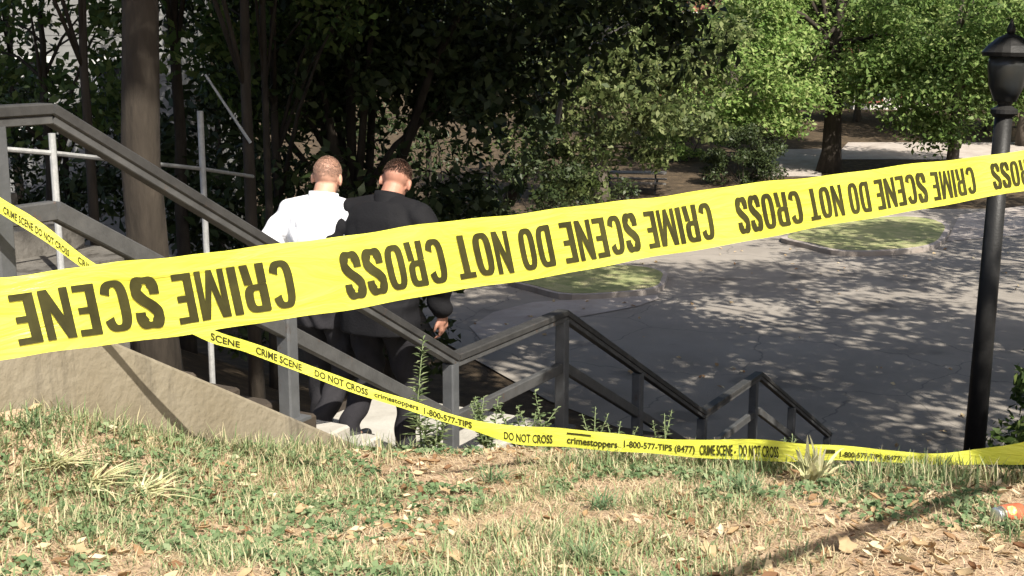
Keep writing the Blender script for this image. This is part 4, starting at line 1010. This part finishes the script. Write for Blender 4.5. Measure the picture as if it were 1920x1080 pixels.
def loft(rings):
    """rings: centre, half width (x), half depth (y), lean matrix"""
    n = 20; v = []; f = []
    for c, a, b in rings:
        for k in range(n):
            t = 2 * math.pi * k / n; e = .8
            v.append(Vector(c) + Vector((a * sgnpow(math.cos(t), e), b * sgnpow(math.sin(t), e), 0)))
    m = len(rings)
    for i in range(m - 1):
        for k in range(n): f.append((i * n + k, i * n + (k + 1) % n, (i + 1) * n + (k + 1) % n, (i + 1) * n + k))
    f += [tuple(range(n))[::-1], tuple(range((m - 1) * n, m * n))]
    return v, f
def fuse(name, parts, voxel, iters, mat, parent, fold=None):
    mb = MB()
    for v, f in parts: mb.add(v, f)
    o = put(name, pydata(name, mb.v, mb.f), None)
    md = o.modifiers.new('r', 'REMESH'); md.mode = 'VOXEL'; md.voxel_size = voxel
    sm = o.modifiers.new('s', 'SMOOTH'); sm.factor = .5; sm.iterations = iters
    dg = bpy.context.evaluated_depsgraph_get(); me = bpy.data.meshes.new_from_object(o.evaluated_get(dg)); bpy.data.objects.remove(o)
    me.name = name; me.materials.clear(); me.materials.append(mat)
    if fold is not None:
        n = len(me.vertices); co = np.empty(n * 3, np.float32); me.vertices.foreach_get('co', co); co = co.reshape(-1, 3)
        no = np.empty(n * 3, np.float32); me.vertices.foreach_get('normal', no); no = no.reshape(-1, 3)
        co += no * fold(co)[:, None]; me.vertices.foreach_set('co', co.ravel()); me.update()
    return put(name, me, mat, parent, True)
def cloth_mat(name, c, rough=.9):
    return noisy(name, [(0.3, [k * .85 for k in c]), (0.7, [min(1, k * 1.1) for k in c])], 14, 5, rough, .15, 90, spec=.15)
M['skin_light'] = noisy('skin', [(0.3, (.46, .25, .17)), (0.7, (.56, .33, .24))], 12, 4, .55, .08, 120, spec=.35)
M['skin_ruddy'] = noisy('ruddy_skin', [(0.3, (.34, .16, .11)), (0.7, (.44, .23, .16))], 12, 4, .55, .08, 120, spec=.35)
M['white_shirt'] = cloth_mat('white_cotton', (.74, .75, .78)); M['black_jacket'] = cloth_mat('black_cloth', (.010, .010, .0115), .8)
M['dark_trouser'] = cloth_mat('dark_grey_trouser', (.026, .025, .028)); M['navy_trouser'] = cloth_mat('charcoal_trouser', (.022, .021, .024))
M['shoe'] = noisy('black_leather', [(0.3, (.008, .008, .008)), (0.7, (.02, .018, .017))], 20, 3, .3, .05, 80, spec=.5)
M['hair_brown'] = noisy('cropped_hair', [(0.3, (.24, .15, .11)), (0.7, (.32, .215, .165))], 60, 4, .9, .4, 300)
M['hair_dark'] = noisy('dark_hair', [(0.3, (.05, .03, .022)), (0.7, (.10, .06, .042))], 60, 4, .9, .4, 300)
M['eye'] = noisy('eye_white', [(0.3, (.6, .58, .55)), (0.7, (.7, .68, .65))], 5, 2, .3)
M['patch'] = noisy('grey_patch', [(0.3, (.30, .32, .32)), (0.7, (.45, .47, .46))], 40, 3, .8)
M['leather'] = noisy('belt_leather', [(0.3, (.012, .010, .009)), (0.7, (.03, .025, .02))], 20, 3, .45)

def person(loc, rz, cfg):
    """facing +Y, x to the right; all lengths in metres, lower foot at z = 0"""
    root = empty('person', loc, rz); tag(root, cfg['label'], 'person')
    lean = cfg['lean']; hipc = Vector((0, 0, .95)); H = cfg.get('hs', 1.0)
    Lm = Matrix.Rotation(-lean, 3, 'X')                       # lean forward (towards +Y)
    def T(p): return hipc + Lm @ (Vector(p) - hipc)           # trunk points follow the lean
    hd = cfg['head']; Hm = Lm @ Matrix.Rotation(hd[0], 3, 'Z') @ Matrix.Rotation(-hd[1], 3, 'X') @ Matrix.Rotation(hd[2], 3, 'Y')
    neck = T((0, .01, 1.50)); hc = neck + Hm @ Vector((0, .035, .14))
    def Hp(p): return hc + Hm @ Vector(p)
    fat = cfg.get('fat', 1.0); sh = cfg.get('sh', .19)
    arms = cfg['arms']; legs = cfg['legs']
    def trunk(g, z0, z1):
        prof = [(.86, .165, .115), (.95, .175, .122), (1.05, .165, .118), (1.18, .172, .122), (1.30, .19, .128), (1.40, .195, .118), (1.46, .165, .095), (1.50, .10, .075), (1.535, .062, .062)]
        rings = []
        for z, a, b in prof:
            if z0 <= z <= z1:
                rings.append((Vector((0, .015 * math.sin((z - .9) * 5), z)), a * fat + g, b * fat + g))
        v, f = loft(rings); return [T(p) for p in v], f
    # --- body: one continuous skin surface
    parts = [trunk(-.012, .86, 1.54), capsule(T((0, .0, 1.46)), .072, neck + Hm @ Vector((0, .012, .09)), .060)]
    parts += [ball(Hp((0, -.012, .03)), (.076, .096, .088), Hm, 16, 12), ball(Hp((0, .02, -.025)), (.066, .078, .085), Hm, 16, 12), ball(Hp((0, .05, -.085)), (.045, .04, .035), Hm),
              ball(Hp((0, .098, -.02)), (.014, .02, .026), Hm), ball(Hp((0, .088, .02)), (.045, .016, .014), Hm), ball(Hp((0, .088, -.065)), (.026, .012, .010), Hm)]
    for s in (-1, 1): parts.append(ball(Hp((s * .081, -.012, -.012)), (.010, .020, .034), Hm @ Matrix.Rotation(s * .25, 3, 'Z')))
    for s in (-1, 1):
        shp = T((s * sh, 0, 1.435)); el = T(arms[s][0]); wr = T(arms[s][1])
        parts += [capsule(shp, .052, el, .041), capsule(el, .041, wr, .029)]
        fd = (wr - el).normalized(); side = fd.cross(Vector((s * 1.0, 0.0, 0))).normalized() if abs(fd.x) < .9 else Vector((0, 1, 0))
        side = (side - fd * side.dot(fd)).normalized(); pal = fd.cross(side)           # side: across the knuckles (fore and aft), pal: thickness
        if pal.x * s > 0: pal = -pal                                                   # palm faces the thigh
        kn = wr + fd * .095
        parts += [capsule(wr, .026, wr + fd * .05 + side * .012, .026), capsule(wr + fd * .03 + side * .024, .019, kn + side * .028, .015), capsule(wr + fd * .03 - side * .022, .019, kn - side * .026, .014)]
        for q, l in zip((.036, .013, -.011, -.033), (.072, .080, .074, .058)):
            a0 = kn + side * q; a1 = a0 + (fd * .9 + pal * .35).normalized() * l * .5; a2 = a1 + (fd * .55 + pal * .8).normalized() * l * .5
            parts += [capsule(a0 - fd * .02, .0095, a1, .0088), capsule(a1, .0088, a2, .0075)]
        th0 = wr + fd * .03 + side * .03; th1 = th0 + (side * .8 + fd * .8 + pal * .3).normalized() * .042; th2 = th1 + (fd * .95 + side * .1 + pal * .4).normalized() * .034
        parts += [capsule(th0, .015, th1, .011), capsule(th1, .0105, th2, .0085)]
    for s in (-1, 1):
        hp = Vector((s * .095, 0, .90)); kne, ank = Vector(legs[s][0]), Vector(legs[s][1])
        parts += [capsule(hp, .082, kne, .052), capsule(kne, .052, ank, .036), capsule(ank, .036, ank + Vector((0, .10, -.045)), .028)]
    fuse('body', parts, .0075, 4, cfg['skin'], root)
    # --- hair: short strands, thinning out towards the hairline
    nh = cfg.get('nhair', 5200); ph = rng.uniform(0, 6.283, nh); th = R(cfg.get('hair_low', 112)) * rng.random(nh) ** .75
    lim = 1.0 - .40 * np.clip(np.sin(ph), 0, 1) ** 1.5; th = th * lim; keep = rng.random(nh) < np.clip((R(cfg.get('hair_low', 112)) * lim - th) / .28, .0, 1); ph, th = ph[keep], th[keep]; nh = len(ph)
    dv = np.c_[np.sin(th) * np.cos(ph), np.sin(th) * np.sin(ph), np.cos(th)]
    p0 = dv * np.array([.0765, .0965, .0885]) + np.array([0, -.012, .03]); dirv = dv * .75 + np.array([0, -.15, -.55]) + rng.normal(0, .25, (nh, 3)); dirv /= np.linalg.norm(dirv, axis=1)[:, None]
    sd = np.cross(dirv, dv + rng.normal(0, .3, (nh, 3))); sd /= np.linalg.norm(sd, axis=1)[:, None] + 1e-9; hl = cfg.get('hair_len', .009) * rng.uniform(.6, 1.3, nh)[:, None]
    Vh = np.stack([p0 - sd * .0016, p0 + sd * .0016, p0 + dirv * hl + sd * .0008, p0 + dirv * hl - sd * .0008], 1).reshape(-1, 3)
    Hn = np.array(Hm); Vh = Vh @ Hn.T + np.array(hc)
    put('hair', npmesh('hair', Vh, np.arange(nh * 4).reshape(-1, 4)), cfg['hair'], root)
    for s in (-1, 1):
        v, f = ball(Hp((s * .032, .076, .002)), .0125); put('eye', pydata('eye', v, f), M['eye'], root, True)
    # --- upper garment
    g = cfg['coat']; fr = cfg['fold']
    parts = [trunk(g, .86 if cfg['hem'] < .9 else 1.04, 1.50)]
    for s in (-1, 1):
        shp = T((s * (sh + .005), 0, 1.43)); el = T(arms[s][0]); wr = T(arms[s][1]); cu = el.lerp(wr, cfg['cuff'])
        parts += [capsule(shp, .062 + g * .9, el, .050 + g * .9), capsule(el, .050 + g * .9, cu, .036 + g * .9), capsule(T((s * .06, -.005, 1.475)), .058 + g * .5, shp, .062 + g * .9)]
    if cfg['hem'] < .9:
        v, f = loft([(Vector((0, 0, cfg['hem'])), .185 * fat + g, .135 * fat + g), (Vector((0, 0, .97)), .178 * fat + g, .13 * fat + g)]); parts.append((v, f))
    cl = [neck + Vector((0, 0, .0))]
    coat = fuse(cfg['coat_name'], parts, .011, 6, cfg['coat_mat'], root, fr)
    cv = []; cf = []; nn = 24                                                     # collar
    for j, (rr_, zz) in enumerate(((.100, -.050), (.086, .020), (.081, .052), (.074, .048), (.068, -.02))):
        for k in range(nn):
            t = 2 * math.pi * k / nn; cv.append(neck + Lm @ Vector((rr_ * math.cos(t), rr_ * 1.05 * math.sin(t) + .005, zz - .012 * math.sin(t))))
    for j in range(4):
        for k in range(nn): cf.append((j * nn + k, j * nn + (k + 1) % nn, (j + 1) * nn + (k + 1) % nn, (j + 1) * nn + k))
    put('collar', pydata('collar', cv, cf), cfg['coat_mat'], coat, True)
    # --- trousers, belt, shoes
    parts = []
    v, f = loft([(Vector((0, 0, .80)), .165 * fat, .125 * fat), (Vector((0, 0, .90)), .182 * fat, .135 * fat), (Vector((0, 0, 1.045)), .172 * fat, .128 * fat)]); parts.append((v, f))
    for s in (-1, 1):
        hp = Vector((s * .098, 0, .88)); kne, ank = Vector(legs[s][0]), Vector(legs[s][1])
        parts += [capsule(hp, .098 * fat, kne, .073), capsule(kne, .073, ank + Vector((0, 0, .05)), .058), capsule(ank + Vector((0, 0, .05)), .058, ank + Vector((0, .012, .0)), .062)]
    fuse('trousers', parts, .011, 4, cfg['trouser'], root, lambda co: .006 * np.sin(co[:, 2] * 38 + 5 * np.sin(co[:, 0] * 18) + co[:, 1] * 14) * (np.abs(co[:, 2] - .45) < .5))
    MB().lathe((0, 0, 1.01), [(.19 * fat, 0), (.194 * fat, .004), (.194 * fat, .034), (.19 * fat, .038)], 28, Matrix.Diagonal((1, .74, 1))).build('belt', M['leather'], root, True)
    for s in (-1, 1):
        ank = Vector(legs[s][1]); fl_ = ank.z - .085; c = ank + Vector((0, 0, 0))
        parts = [capsule((c.x, c.y - .035, fl_ + .045), .042, (c.x, c.y + .09, fl_ + .036), .036), capsule((c.x, c.y + .09, fl_ + .036), .037, (c.x + s * .008, c.y + .185, fl_ + .030), .030), capsule((c.x, c.y - .01, fl_ + .09), .042, (c.x, c.y + .02, fl_ + .06), .045)]
        shoe = fuse('shoe', parts, .009, 4, M['shoe'], root)
        sp = [(-.040, -.075), (.0, -.085), (.040, -.075), (.042, .05), (.040, .15), (.022, .215), (-.012, .22), (-.034, .16), (-.038, .05)]
        v = [Vector((c.x + x, c.y + y, fl_ - .0)) for x, y in sp] + [Vector((c.x + x, c.y + y, fl_ + .018)) for x, y in sp]; k = len(sp)
        put('sole', pydata('sole', v, [tuple(range(k))[::-1], tuple(range(k, 2 * k))] + [(i, (i + 1) % k, k + (i + 1) % k, k + i) for i in range(k)]), M['leather'], shoe)
    root.scale = (cfg.get('s', 1.0),) * 3
    return root, coat, T
def stepz(t):
    for a, b_, z in steps:
        if a <= t < b_: return z
    return ZL[1] + .045 if t >= RAIL_T[1] else ZL[0] + .05

HEAD_RZ = -AZ + R(6)                                   # facing down the flight
def folds(kx, amp):
    def f(co):
        x, y, z = co[:, 0], co[:, 1], co[:, 2]
        return amp * (np.sin(x * 26 + z * 9 + 3 * np.sin(z * 6)) * np.exp(-((z - 1.08) / .16) ** 2) + .6 * np.sin((x * .8 + z) * 34 + 2 * np.sin(x * 15)) * np.exp(-((z - 1.28) / .14) ** 2) * (np.abs(x) > .1)
                      + .5 * np.sin(z * 55 + x * 20) * (np.abs(x) > .2))
    return f
wp = pt(601, 500, 7.55); t_, w_s = tw(wp.x, wp.y); print('white man t,w', t_, w_s, stepz(t_))
wz = stepz(t_ + .1)
person((wp.x, wp.y, wz), HEAD_RZ, dict(s=1.06, label='man in a white shirt seen from behind, walking down the steps', lean=R(4), head=(R(16), R(6), R(4)), fat=.95, skin=M['skin_light'], hair=M['hair_brown'], hair_low=108, hair_len=.0035, nhair=9000,
    arms={-1: ((-.335, -.10, 1.20), (-.30, .12, 1.02)), 1: ((.30, -.05, 1.17), (.27, .12, .96))}, legs={-1: ((-.10, .13, .52), (-.10, .12, .085)), 1: ((.105, .06, .53), (.105, -.20, .26))},
    coat=.024, coat_name='shirt', coat_mat=M['white_shirt'], hem=.95, cuff=.92, fold=folds(1, .012), trouser=M['dark_trouser']))
bp_ = pt(711, 500, 7.33); t_, w_s = tw(bp_.x, bp_.y); print('black man t,w', t_, w_s, stepz(t_))
bz = stepz(t_ + .05)
_, coat, T_ = person((bp_.x, bp_.y, bz), HEAD_RZ + R(-4), dict(s=1.075, label='man in a black jacket leaning forward as he descends the steps', lean=R(10), head=(R(22), R(18), R(8)), fat=1.05, sh=.205, skin=M['skin_ruddy'], hair=M['hair_dark'], hair_low=96, hair_len=.007, nhair=12000,
    arms={-1: ((-.33, -.06, 1.18), (-.30, .10, .93)), 1: ((.325, .02, 1.17), (.31, .14, .93))}, legs={-1: ((-.11, .07, .52), (-.11, -.16, .25)), 1: ((.11, .12, .50), (.11, .05, .085))},
    coat=.030, coat_name='jacket', coat_mat=M['black_jacket'], hem=.80, cuff=.9, fold=folds(1, .010), trouser=M['navy_trouser']))
# shoulder patch on the right sleeve
pv = []; c0 = T_((.302, -.035, 1.335)); nx_ = (Vector((.75, -.62, .18))).normalized(); ux = Vector((0, 0, 1)).cross(nx_).normalized(); uz = nx_.cross(ux)
sh_ = [(-.03, .035), (0, .042), (.03, .035), (.03, -.01), (0, -.045), (-.03, -.01)]
pv = [c0 + nx_ * .028 + ux * a + uz * b for a, b in sh_] + [c0 + nx_ * .0 + ux * a + uz * b for a, b in sh_]
put('shoulder_patch', pydata('shoulder_patch', pv, [(0, 1, 2, 3, 4, 5)] + [(i, (i + 1) % 6, 6 + (i + 1) % 6, 6 + i) for i in range(6)]), M['patch'], coat)
